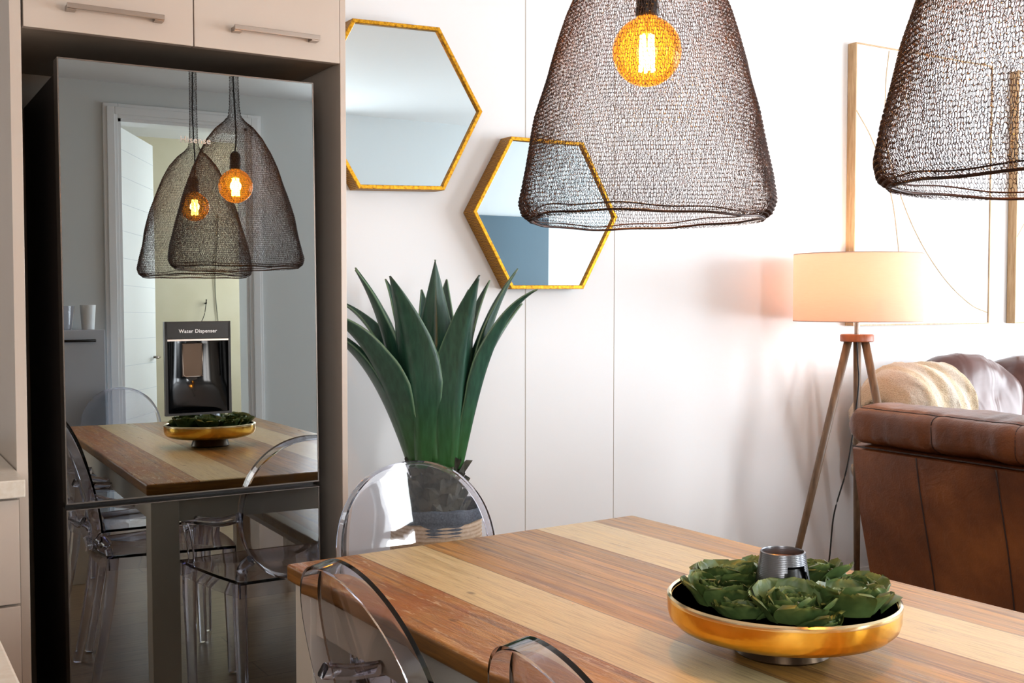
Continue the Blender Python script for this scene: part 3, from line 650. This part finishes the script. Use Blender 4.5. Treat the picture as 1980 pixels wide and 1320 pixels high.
# ------------------------------------------------------------------ bowl centrepiece
bx, by = 1.245, 1.24
t = thing('footed_bowl', 'shallow gold metal bowl on a small foot holding green succulents', 'bowl', (bx, by, .7503))
b = BM(); lathe(b, [(0, 0), (.070, 0), (.075, .004), (.072, .012), (.066, .032), (.0, .033)], 64); obj('foot', b, mat('shaded_brass_foot', '#3a2f24', .3, .9), t, 'auto')  # foot coloured dark to stand for the shadow beneath the bowl
b = BM(); lathe(b, [(0, .033), (.115, .034), (.148, .038), (.165, .044), (.1745, .053), (.1777, .064), (.1785, .084)], 96); obj('outer_shell', b, m_brass, t, 'auto')
b = BM(); lathe(b, [(.1780, .082), (.1790, .084), (.1785, .0885), (.1752, .0912), (.1720, .0885), (.1712, .084), (.1722, .082)], 96); obj('rim', b, mat('pale_gold_rim', '#ead9ae', .16, 1), t, 'auto')
b = BM(); lathe(b, [(.1711, .084), (.1695, .068), (.163, .053), (.148, .044), (.0, .040)], 96); obj('lining', b, m_brassin, t, 'auto')
b = BM(); lathe(b, [(.0, .0), (.1605, .0), (.152, -.006), (0, -.0075)], 64, (0, 0, .053)); obj('pebble_bed', b, m_soil, t, True)
def succ(seed, rad, openk):
    rr = random.Random(seed); b = BM(); uvl = b.loops.layers.uv.new('UVMap'); nl = 24
    for i in range(nl):
        f = i/(nl-1)                              # 0 inner .. 1 outer
        az = i*2.39996+rr.uniform(-.25, .25); ln = rad*(.70+.55*f)*rr.uniform(.88, 1.12); wd = rad*(.34+.30*f)
        e0 = R(88-30*f); e1 = R(104-78*f*openk+rr.uniform(-8, 8))
        nu, nv = 9, 10; x0 = .004+.016*f; z0 = .010*(1-f); rp, zp = x0, z0; V = []
        for u in range(nu+1):
            tt = u/nu; el = e0+(e1-e0)*tt**1.3
            ww = wd*(.42+.58*math.sin(math.pi*min(1, tt*.62+.02)))*(1 if tt < .85 else math.cos((tt-.85)/.15*1.15))
            row = []
            for v in range(nv+1):
                q = 2*v/nv-1
                cup = .42*ww*q*q*(1-.5*tt)
                ruf = ww*(.13*math.sin(q*10+i*1.7+seed)*abs(q)*tt**1.5+.10*math.sin(q*13+i*2.1)*tt**5)
                nr = -math.sin(el); nz = math.cos(el)
                rx = rp+nr*(cup+ruf); zz = zp+nz*(cup+ruf)+ww*.10*math.sin(q*15+i)*tt**6
                row.append(b.verts.new((rx*math.cos(az)-q*ww*math.sin(az), rx*math.sin(az)+q*ww*math.cos(az), zz)))
            V.append(row); rp += ln/nu*math.cos(el); zp += ln/nu*math.sin(el)
        for u in range(nu):
            for v in range(nv):
                fc = b.faces.new((V[u][v], V[u][v+1], V[u+1][v+1], V[u+1][v]))
                for lp, (a, c) in zip(fc.loops, ((u, v), (u, v+1), (u+1, v+1), (u+1, v))): lp[uvl].uv = (a/nu, c/nv)
    me = bpy.data.meshes.new('succulent'); b.to_mesh(me); b.free(); me.materials.append(m_succ); me.polygons.foreach_set('use_smooth', [True]*len(me.polygons))
    return me
smesh = [succ(k, .058, [.80, .95, .88][k]) for k in range(3)]
fw = Vector((math.sin(R(31.2)), math.cos(R(31.2)))); rt = Vector((fw.y, -fw.x))
SUC = [(-.012, -.100, 1.12, 0, 'green succulent rosette at the very front of the gold bowl'),
       (.082, -.072, 1.10, 1, 'largest green succulent rosette, front right in the gold bowl'),
       (-.106, -.020, 1.0, 2, 'green succulent rosette at the left of the gold bowl, leaves almost touching the rim'),
       (.122, .020, .92, 0, 'green succulent rosette at the right side of the gold bowl'),
       (-.066, .050, 1.12, 1, 'green succulent rosette behind left of the pewter tealight holder'),
       (.062, .080, 1.08, 2, 'green succulent rosette behind right of the pewter tealight holder'),
       (-.008, .112, .9, 0, 'green succulent rosette at the back of the gold bowl'),
       (-.082, -.088, .80, 1, 'small low green succulent rosette at the front left of the gold bowl'),
       (.030, -.130, .62, 2, 'smallest green succulent tucked between the two front rosettes at the rim')]
for i, (s, dd, sc, k, lab) in enumerate(SUC):
    o = bpy.data.objects.new('succulent', smesh[k]); COL.objects.link(o); q = rt*s+fw*dd
    o.location = (bx+q.x, by+q.y, .7503+.0535); o.scale = (sc, sc, sc); o.rotation_euler = (R(-7)*dd/.1, R(7)*s/.1, i*1.3)
    tag(o, lab, 'succulent', 'succulents in the gold bowl')
t = thing('tealight_holder', 'ribbed pewter cone tealight holder standing among succulents in the gold bowl', 'candle holder', (bx+.0, by+.0, .7503+.0465), R(0))
b = BM(); lathe(b, [(.046, 0), (.047, .004), (.0455, .03), (.044, .05), (.0432, .056), (.0424, .062), (.0415, .068), (.0405, .074), (.0395, .080), (.0385, .086), (.037, .095), (.0345, .112), (.0325, .113), (.0315, .110), (.0345, .095), (.0365, .086), (.0385, .074), (.0400, .062), (.0415, .05), (.043, .004), (.046, 0)], 96)
# arched opening facing front-right
cut = R(-31.2-90+22)
for f in [f for f in b.faces if (lambda c: abs(math.atan2(math.sin(math.atan2(c.y, c.x)-cut), math.cos(math.atan2(c.y, c.x)-cut))) < .66*math.sqrt(max(0, 1-(max(0, c.z-.062)/.036)**2)) )(f.calc_center_median())]:
    b.faces.remove(f)
obj('holder_body', b, m_pewter, t, 'auto')
b = BM(); lathe(b, [(0, .096), (.033, .096), (.033, .100), (0, .101)], 32); obj('tealight', b, m_candle, t, 'auto')
b = BM(); lathe(b, [(0, .001), (.040, .001), (.038, .05), (.031, .09), (0, .092)], 32); obj('inner_cup', b, m_black, t, 'auto')

# ------------------------------------------------------------------ hexagonal mirrors
def hexmirror(cx, cz, ap, roll, label, yoff=0.0):
    t = thing('hexagonal_mirror', label, 'mirror', (cx, YW-.001, cz), 0, 'gold hexagonal wall mirrors')
    t.rotation_euler = (R(.3), R(roll), 0)
    Ro = ap/math.cos(R(30)); Ri = (ap-.014)/math.cos(R(30)); yf = -.078
    def ring(r, y): return [(r*math.cos(R(60*k)), y, r*math.sin(R(60*k))) for k in range(6)]
    b = BM(); rings(b, [ring(Ro, -.004), ring(Ro, yf+.003)], True, False); obj('frame_side', b, m_golds, t)
    b = BM(); rings(b, [ring(Ro, yf+.003), ring(Ro-.002, yf), ring(Ri+.002, yf), ring(Ri, yf+.003), ring(Ri, yf+.012)], True, False); obj('frame_front', b, m_gold, t)
    b = BM(); rings(b, [ring(Ri+.001, yf+.0115), ring(Ri+.001, -.004)]); g = obj('mirror_glass', b, m_mirror, t)
    return t
hexmirror(1.604, 1.948, .276, -2.0, 'upper-left gold hexagonal mirror beside the beige housing panel')
hexmirror(2.197, 1.612, .271, -.4, 'lower gold hexagonal mirror above the agave, behind the wire pendant')

# ------------------------------------------------------------------ agave
AX, AY = 1.578, 3.066
t = thing('potted_agave', 'tall dark green agave with spiked leaves in a jute basket by the wall', 'plant', (AX, AY, 0))
sr = Vector((rt.x, rt.y, 0)); sd = Vector((fw.x, fw.y, 0))
LEAF = [  # s, d, z tip, width, base angle spread, bend
    (-.262, .10, 1.405, .085, .02), (-.245, -.02, 1.395, .135, .03), (-.345, -.16, 1.275, .155, .045), (-.40, .02, 1.23, .11, .05),
    (-.118, -.20, 1.372, .152, .02), (.0, -.02, 1.425, .125, .0), (.140, -.17, 1.375, .130, .01), (.165, .12, 1.365, .08, .02),
    (.255, .03, 1.40, .10, .03), (.315, -.09, 1.335, .095, .05), (-.175, .18, 1.37, .10, .02), (-.055, .15, 1.335, .09, .0), (.095, .16, 1.335, .09, .0),
    (.27, .17, 1.29, .10, .04), (-.33, .16, 1.30, .10, .05), (.02, .24, 1.37, .11, .03)]
b = BM(); uvl = b.loops.layers.uv.new('UVMap')
for i, (s, dd, z, wmax, bend) in enumerate(LEAF):
    out = sr*s+sd*dd; rad = out.normalized() if out.length > .05 else Vector((sd.x*-1, sd.y*-1, 0)); 
    if i == 5: rad = -sd
    B0 = Vector((0, 0, .775+.012*(i % 3)))+rad*.082*(1-.35*(dd > .1)); T = Vector((out.x, out.y, z))
    lenr = max(out.length, .05); up = T.z-B0.z
    P1 = B0+Vector((0, 0, up*.38))+rad*(.012+lenr*.12); P2 = T-Vector((0, 0, up*.27))-rad*(lenr*.40)
    if bend > .04: P2 = T-Vector((0, 0, up*.14))-rad*(lenr*.46)
    path = bez(B0, P1, P2, T, 30); nv = 10; V = []
    for u, p in enumerate(path):
        tt = u/30; tg = (path[min(u+1, 30)]-path[max(u-1, 0)]).normalized()
        side = Vector((-rad.y, rad.x, 0)); nor = side.cross(tg).normalized()
        if nor.dot(rad) < 0: nor = -nor
        ww = 1.13*wmax/2*np.interp(tt, [0, .1, .25, .40, .52, .64, .75, .84, .91, .97, 1], [.60, .62, .82, 1.0, .98, .80, .57, .36, .20, .07, .004])
        row = []
        for v in range(nv+1):
            q = 2*v/nv-1; gut = ww*(.46*abs(q)+.16*q*q)
            wav = .03*ww*math.sin(tt*17+i*2)*q*abs(q)
            row.append(p+side*(q*ww*(1-.10*q*q))-nor*(gut*(1-.1*tt))+nor*(.02*(1-abs(q))*ww)+side*wav*.5+nor*wav)
        V.append([b.verts.new(x) for x in row])
    th = .004; 
    for u in range(30):
        for v in range(nv):
            fc = b.faces.new((V[u][v], V[u][v+1], V[u+1][v+1], V[u+1][v]))
            for lp, (a, c) in zip(fc.loops, ((u, v), (u, v+1), (u+1, v+1), (u+1, v))): lp[uvl].uv = (a/30, c/nv)
fo = obj('foliage', b, m_agave, t, True)
sm = fo.modifiers.new('thick', 'SOLIDIFY'); sm.thickness = .005; sm.offset = -1
b = BM(); lathe(b, [(0, .56), (.078, .56), (.085, .66), (.080, .74), (.072, .80), (.04, .84), (0, .85)], 32)
for i in range(46):
    a = i*2.39996; z = .62+.175*(i/46); bb = Vector((math.cos(a)*.077, math.sin(a)*.077, z)); o_ = Vector((math.cos(a), math.sin(a), 0)); sdv = Vector((-o_.y, o_.x, 0)); ww = random.uniform(.022, .034); tip = bb+o_*random.uniform(.022, .042)+Vector((0, 0, random.uniform(.018, .035)))
    v = [b.verts.new(p) for p in (bb-sdv*ww, bb+sdv*ww, bb+o_*.016+Vector((0, 0, .030))+sdv*ww*.5, tip, bb+o_*.016+Vector((0, 0, .030))-sdv*ww*.5, bb+Vector((0, 0, -.01))+o_*.012)]
    b.faces.new((v[0], v[1], v[2], v[3], v[4])); b.faces.new((v[0], v[5], v[1])); b.faces.new((v[5], v[0], v[4], v[3])); b.faces.new((v[1], v[5], v[3], v[2]))
obj('stem', b, m_scale, t)
b = BM()
prof = [(0, 0), (.140, 0)]
for k in range(58): prof += [(.1475+.004*math.sin(k*.2), .005+k*.0106), (.1445+.004*math.sin(k*.2), .010+k*.0106)]
prof += [(.140, .62), (.136, .57), (0, .56)]
lathe(b, prof, 72); bk = obj('basket', b, m_jute, t, True)
b = BM()
rs = []
for i in range(96):
    a = 2*math.pi*i/96; wv = .003*math.sin(3*a+1)+.0015*math.sin(11*a); zl = .621+.004*math.sin(5*a)
    ca, sa = math.cos(a), math.sin(a)
    rs.append([((q+wv)*ca, (q+wv)*sa, z+wv) for q, z in ((.1475, zl), (.1510, zl+.008), (.1505, .655), (.1470, .662), (.1430, .656), (.1410, .62), (.139, .58))])
rs.append(rs[0]); rings(b, rs, False, False); bmesh.ops.remove_doubles(b, verts=b.verts[:], dist=1e-5); obj('rim_band', b, m_blue, bk, True)
b = BM(); lathe(b, [(0, .605), (.139, .602), (.139, .590), (0, .585)], 40); obj('soil', b, m_soil, t)

# ------------------------------------------------------------------ floor lamp
LX, LY = 3.55, 3.13
t = thing('floor_lamp', 'wooden tripod floor lamp with lit pink drum shade behind the leather sofa', 'floor lamp', (LX, LY, 0))
b = BM(); lathe(b, [(.255, 1.213), (.2555, 1.218), (.2555, 1.484), (.255, 1.489), (.2525, 1.489), (.253, 1.484), (.253, 1.218), (.2525, 1.213), (.255, 1.213)], 96); sh = obj('lamp_shade', b, m_shade, t, 'auto')
for z in (1.215, 1.487):
    b = BM(); pts = [(.2545*math.cos(2*math.pi*i/72), .2545*math.sin(2*math.pi*i/72), z) for i in range(72)]; sweep(b, pts, .0016, 6, close=True); obj('shade_ring', b, MATS.get('shade_trim') or mat('shade_trim', '#b39b8d', .7), sh, True)
b = BM()
for k in range(3):
    a = 2*math.pi*k/3; sweep(b, [(0, 0, 1.30), (.252*math.cos(a), .252*math.sin(a), 1.30)], .002, 6)
obj('shade_spider', b, m_steel, sh)
b = BM(); lathe(b, [(0, 1.13), (.064, 1.13), (.067, 1.133), (.067, 1.156), (.064, 1.160), (0, 1.160)], 48); obj('hub', b, m_hub, t, 'auto')
b = BM(); lathe(b, [(0, 1.158), (.011, 1.158), (.011, 1.27), (.016, 1.272), (.016, 1.31), (0, 1.31)], 24); obj('stem', b, m_steel, t, 'auto')
b = BM(); prof = [(.03*math.cos(a), 1.355+.03*math.sin(a)) for a in [(-1.57+i*3.14/12) for i in range(13)]]; lathe(b, prof, 24); obj('bulb', b, (lambda m: (bsdf(m).inputs['Emission Color'].__setattr__('default_value', (1, .62, .32, 1)), bsdf(m).inputs['Emission Strength'].__setattr__('default_value', 6), m)[-1])(mat('frosted_bulb', '#fff0dd', .6)), t, True)
feet = [(-.29, .075, -.13), (.205, .0, 0), (.2, .2, 0)]
FT = [Vector((-.315, .097, 0)), Vector((.021, -.328, 0)), Vector((.250, .205, 0))]
for f in FT:
    dr = f.normalized(); a = Vector((dr.x*.040, dr.y*.040, 1.133))
    b = BM(); sweep(b, [a, a.lerp(f, .5), f+Vector((0, 0, .003))], [.0165, .0155, .0125], 16); obj('leg', b, m_lwood, t, True)
b = BM(); sweep(b, crom([(.0, .0, 1.14), (-.005, -.01, 1.05), (-.01, -.02, .95), (-.03, -.01, .75), (-.055, .0, .60), (-.09, .03, .42), (-.095, .05, .22), (-.07, .12, .008), (-.03, .26, .006)], 10), .0032, 8); obj('cord', b, m_cord, t, True)
ll = bpy.data.lights.new('floor_lamp_light', 'POINT'); ll.energy = 9; ll.color = (1.0, .70, .48); ll.shadow_soft_size = .035
lo_ = bpy.data.objects.new('floor_lamp_light', ll); COL.objects.link(lo_); lo_.parent = t; lo_.location = (0, 0, 1.40)

# ------------------------------------------------------------------ framed art
def art(x0, x1, z0, z1, label, curves, seed):
    t = thing('framed_art', label, 'picture', ((x0+x1)/2, YW-.001, (z0+z1)/2), 0, 'large framed abstract prints')
    w2, h2 = (x1-x0)/2, (z1-z0)/2; fwid = .006; dep = -.048
    b = BM(); span(b, -w2, -w2+fwid, dep, -.002, -h2, h2); span(b, w2-fwid, w2, dep, -.002, -h2, h2); span(b, -w2+fwid, w2-fwid, dep, -.002, h2-fwid, h2); span(b, -w2+fwid, w2-fwid, dep, -.002, -h2, -h2+fwid)
    obj('frame', b, m_oak, t)
    b = BM(); span(b, -w2+fwid, w2-fwid, dep+.006, dep+.010, -h2+fwid, h2-fwid); pr = obj('print', b, m_art, t)
    for c in curves:
        b = BM(); sweep(b, crom([(x, dep+.006, z) for x, z in c], 10), .0030, 6); obj('painted_line', b, m_line, pr)
    return t
art(3.832, 4.790, 1.185, 2.435, 'tall oak-framed abstract print directly above the floor lamp',
    [[(-.469, .33), (-.36, .20), (-.24, -.02), (-.19, -.22), (-.165, -.40), (-.155, -.61)],
     [(-.26, .612), (-.28, .45), (-.27, .20), (-.16, -.05), (-.02, -.25), (.16, -.42), (.34, -.53), (.469, -.57)],
     [(-.20, .612), (-.17, .48), (-.12, .36)]], 1)
art(4.992, 5.950, 1.185, 2.435, 'oak-framed abstract print at the far right edge behind the second pendant',
    [[(-.469, -.2), (-.2, .1), (.1, .2), (.469, .15)], [(.2, .612), (.1, .2), (.2, -.3), (.3, -.612)]], 4)

# ------------------------------------------------------------------ leather sofa
so = thing('sectional_sofa', 'brown leather sectional sofa with padded back at the right of the photo', 'sofa', (3.1, 2.77, 0))
def blob(bm, c, s, e=.35, sub=(14, 14, 10), wr=.0, seed=0, rot=None):
    """superellipsoid cushion with wrinkles"""
    nu, nv = 56, 28; rs = []
    def sg(v, p): return math.copysign(abs(v)**p, v)
    V = []
    for j in range(nv+1):
        ph = -math.pi/2+math.pi*j/nv; row = []
        for i in range(nu):
            th = 2*math.pi*i/nu
            p = Vector((sg(math.cos(ph), e)*sg(math.cos(th), e)*s[0]/2, sg(math.cos(ph), e)*sg(math.sin(th), e)*s[1]/2, sg(math.sin(ph), e*1.3)*s[2]/2))
            if wr:
                q = (p+Vector((seed*3.7, seed, 0))); d = noise.noise(Vector((q.x*5, q.y*5, q.z*7)))*wr+noise.noise(Vector((q.x*16, q.y*9, q.z*10)))*wr*.4
                p = p*(1+d/ max(.15, p.length))
            if rot: p = rot @ p
            row.append(Vector(c)+p)
        rs.append(row)
    rings(bm, rs); bmesh.ops.remove_doubles(bm, verts=bm.verts[:], dist=1e-4)
# leaning outer back panel: face from (0,z=.775) at the top to (.11, z=.08) at the bottom; runs along -y
def lean(z): return .150*(1-(z-.07)/.70)
LS = 2.15   # length of this section
b = BM(); rs = []
ys = [0, -.02]+[-.02-(LS-.04)*k/40 for k in range(1, 41)]+[-LS]
seams = [.30, .605, 1.2, 1.8]
for y in ys:
    ring = []
    inset = .025 if y in (0, -LS) else 0
    for z in [.07, .2, .35, .5, .65, .74, .765]:
        puff = .006*math.sin(z*9+y*4)
        ring.append((lean(z)+inset+puff, y, z))
    ring += [(.03+inset, y, .778), (.22, y, .778), (.26, y, .07)]
    rs.append(ring)
rings(b, rs, True, True); obj('back_panel', b, m_lea, so, 'auto')
b = BM()
for s in seams:
    sweep(b, [(lean(z)+.006*math.sin(z*9-s*4)-.0005, -s, z) for z in [.07, .2, .35, .5, .65, .74, .765]], .0028, 6)
sweep(b, [(lean(.77)+.004, -y, .775) for y in [.02+k*.1 for k in range(22)]], .003, 6)
obj('piping', b, m_seam, so, True)
RS = (.36, .67, 1.05, 1.4, 1.75)
def roll_pt(y, a, off=0):
    f = min(1, max(0, (.01-y)/LS)); endf = min(1, (min(f, 1-f)*LS/.045+.10))**.5
    ca, sa = math.cos(a), math.sin(a)
    x = .150+.165*math.copysign(abs(ca)**.62, ca)*(.80+.20*endf); z = .850+.074*math.copysign(abs(sa)**.62, sa)*endf
    pinch = sum(math.exp(-((y+s)/.014)**2) for s in RS)
    d = noise.noise(Vector((x*8, y*7, z*9)))*.009+noise.noise(Vector((x*6, y*22, z*6)))*.006+noise.noise(Vector((x*14, y*48, z*9)))*.0025
    q = Vector((x-.15, 0, z-.85)); q = q*(1+(d+off-.008*pinch-.006*math.exp(-((a-2.25)/.07)**2))/max(q.length, .03)); return Vector((.15+q.x, y+noise.noise(Vector((x*9, 1, z*9)))*.01, .85+q.z))
b = BM()
rings(b, [[roll_pt(.01-LS*k/150, 2*math.pi*i/48) for i in range(48)] for k in range(151)]); obj('back_roll', b, m_lea, so, True)
b = BM()
sweep(b, [roll_pt(-.01-(LS-.04)*k/150, 2.25, .0015) for k in range(151)], .0026, 6)
for s_ in RS: sweep(b, [roll_pt(-s_, 2.25+1.9*k/16, .0) for k in range(17)], .0022, 6)
obj('piping', b, m_seam, so, True)
for k in range(2):
    b = BM(); blob(b, (.60, -.62-k*.98, .40), (.72, .96, .22), .3, wr=.01, seed=k); obj('seat_cushion', b, m_leac, so, True)
b = BM(); span(b, .14, .98, -LS+.02, -.02, .07, .32, .01); span(b, .98, 3.0, -.35, .60, .07, .32, .01); obj('base', b, m_lea, so)
b = BM(); span(b, .98, 3.0, .46, .62, .30, .76, .03); obj('back_panel', b, m_lea, so)
b = BM(); blob(b, (1.09, .20, .44), (.25, .76, .62), .4, wr=.012, seed=3); obj('armrest', b, m_lea, so, True)
for k, (cx, wx) in enumerate(((1.19, .60), (1.79, .66), (2.46, .66))):
    b = BM(); blob(b, (cx, .40, .835), (wx*.98, .30, .42), .55, wr=.035, seed=5+k, rot=Euler((R(-12), 0, 0)).to_matrix()); obj('back_cushion', b, m_leac, so, True)
for k in range(2):
    b = BM(); blob(b, (1.45+.85*k, .0, .40), (.84, .62, .22), .3, wr=.01, seed=9+k); obj('seat_cushion', b, m_leac, so, True)
for x, y in ((.17, -.06), (.17, -2.05), (.9, -2.05), (2.9, .5)):
    b = BM(); box(b, (x, y, .035), (.05, .05, .07)); obj('foot', b, m_black, so)
# throw over the left end of the wall-side back
th = BM(); rs = []
for i in range(71):
    u = i/70; x = .655+.30*u
    k_ = max(.03, (1-max(0, (.42-u)/.42)**2.2))**.5     # rounded over the left end
    row = []
    for j in range(73):
        a = math.pi*(-.40+1.50*j/72); v = j/72           # from behind, over the top, down the front
        ph = (x*1.0-.20*v)*52; fold = (.009*math.sin(ph)+.003*math.sin(ph*2.3+1))*k_
        yy = .400-(.195+fold)*math.sin(a)*(.35+.65*k_); zz = .835+(.190+fold)*math.cos(a)*k_*(1 if math.cos(a) > 0 else 1.1)
        xx = x+.13*v*u**2-.02*(1-u)
        n_ = noise.noise(Vector((xx*45, yy*45, zz*45)))*.006
        row.append((xx+n_, yy+n_, zz+n_))
    rs.append(row)
rings(th, rs, False, False)
rs = []
for i in range(25):
    y = .60-.26*i/24; row = []
    for j in range(31):
        f = j/30; z = .93-.36*f
        x = .790-.10*min(1, f*3)+.02*f-.010*math.sin(y*60)*f
        n_ = noise.noise(Vector((y*40, z*40, 3)))*.006
        row.append((x+n_, y+.012*math.sin(f*5), z-.04*(i/24)+n_))
    rs.append(row)
rings(th, rs, False, False)
for i in range(34):
    y = .60-.26*i/33; z0 = .57-.04*i/33
    sweep(th, [(.710, y, z0+.01), (.707+random.uniform(-.01, .006), y+random.uniform(-.008, .008), z0-.015), (.705+random.uniform(-.014, .01), y+random.uniform(-.012, .012), z0-random.uniform(.03, .05))], .0035, 5)
tho = obj('throw_blanket', th, m_throw, None, True, loc=(3.1, 2.77, 0)); tag(tho, 'fluffy cream striped throw draped over the left end of the leather sofa', 'blanket')
sm = tho.modifiers.new('thick', 'SOLIDIFY'); sm.thickness = .012

# ------------------------------------------------------------------ things seen only in the mirrors
t = thing('chest_cabinet', 'white waist-high cabinet with dark bar handle beside the doorway, mirrored in the fridge', 'cabinet', (1.04, -.87, 0))
b = BM(); span(b, -.30, .185, -.27, .17, .02, 1.215, .006); obj('cabinet_body', b, mat('cool_white_enamel', '#b9c0cc', .4), t)
b = BM(); sweep(b, [(-.12, .168, 1.155), (-.12, .195, 1.155), (.13, .195, 1.155), (.13, .168, 1.155)], .007, 8); obj('handle', b, m_sock, t, True)
t = thing('plastic_tub', 'clear plastic tub standing on the white cabinet, mirrored in the fridge', 'tub', (1.01, -.80, 1.2152))
b = BM(); lathe(b, [(0, 0), (.06, 0), (.075, .13), (.072, .13), (.058, .004), (0, .004)], 32); obj('tub_body', b, m_acr, t, 'auto')
b = BM(); lathe(b, [(0, 0), (.033, 0), (.042, .135), (.039, .135), (.031, .004), (0, .004)], 32); o = obj('white_cup', b, mat('white_ceramic', '#e8eef2', .3), None, 'auto', loc=(1.15, -.78, 1.2152)); tag(o, 'white tapered cup standing on the white cabinet, mirrored in the fridge', 'cup')
t = thing('wall_panel', 'blue-grey panel on the rear wall, seen inside the lower hexagonal mirror', 'panel', (4.55, YB+.001, 1.05))
b = BM(); span(b, -.25, .59, .001, .03, -.95, .90, .003); obj('panel', b, m_bluep, t)
b = BM(); span(b, -.55, -.25, .001, .03, -.95, .90, .003); obj('side_panel', b, m_bluep2, t)
t = thing('wall_hook', 'small dark hook with thin cords on the cream wall beyond the doorway', 'hook', (2.42, -2.999, 1.40))
b = BM(); sweep(b, [(0, .0, .0), (0, .03, .0), (.0, .035, .03)], .006); sweep(b, crom([(0, .03, 0), (-.02, .03, -.1), (-.07, .02, -.22), (-.09, .02, -.4)], 6), .003, 6); obj('hook_body', b, m_sock, t, True)
for x, lab in ((1.93, 'thin cord hanging on the cream wall behind the dispenser reflection'), (2.52, 'thin wavy cord on the cream wall near the right doorway jamb')):
    b = BM(); sweep(b, crom([(x+.012*math.sin(z*3.1)+.01*math.sin(z*7), -2.99, z) for z in [2.1-.15*k for k in range(12)]], 4), .004, 6); tag(obj('hanging_cord', b, mat('grey_cord', '#8a8a78', .7)), lab, 'cord')
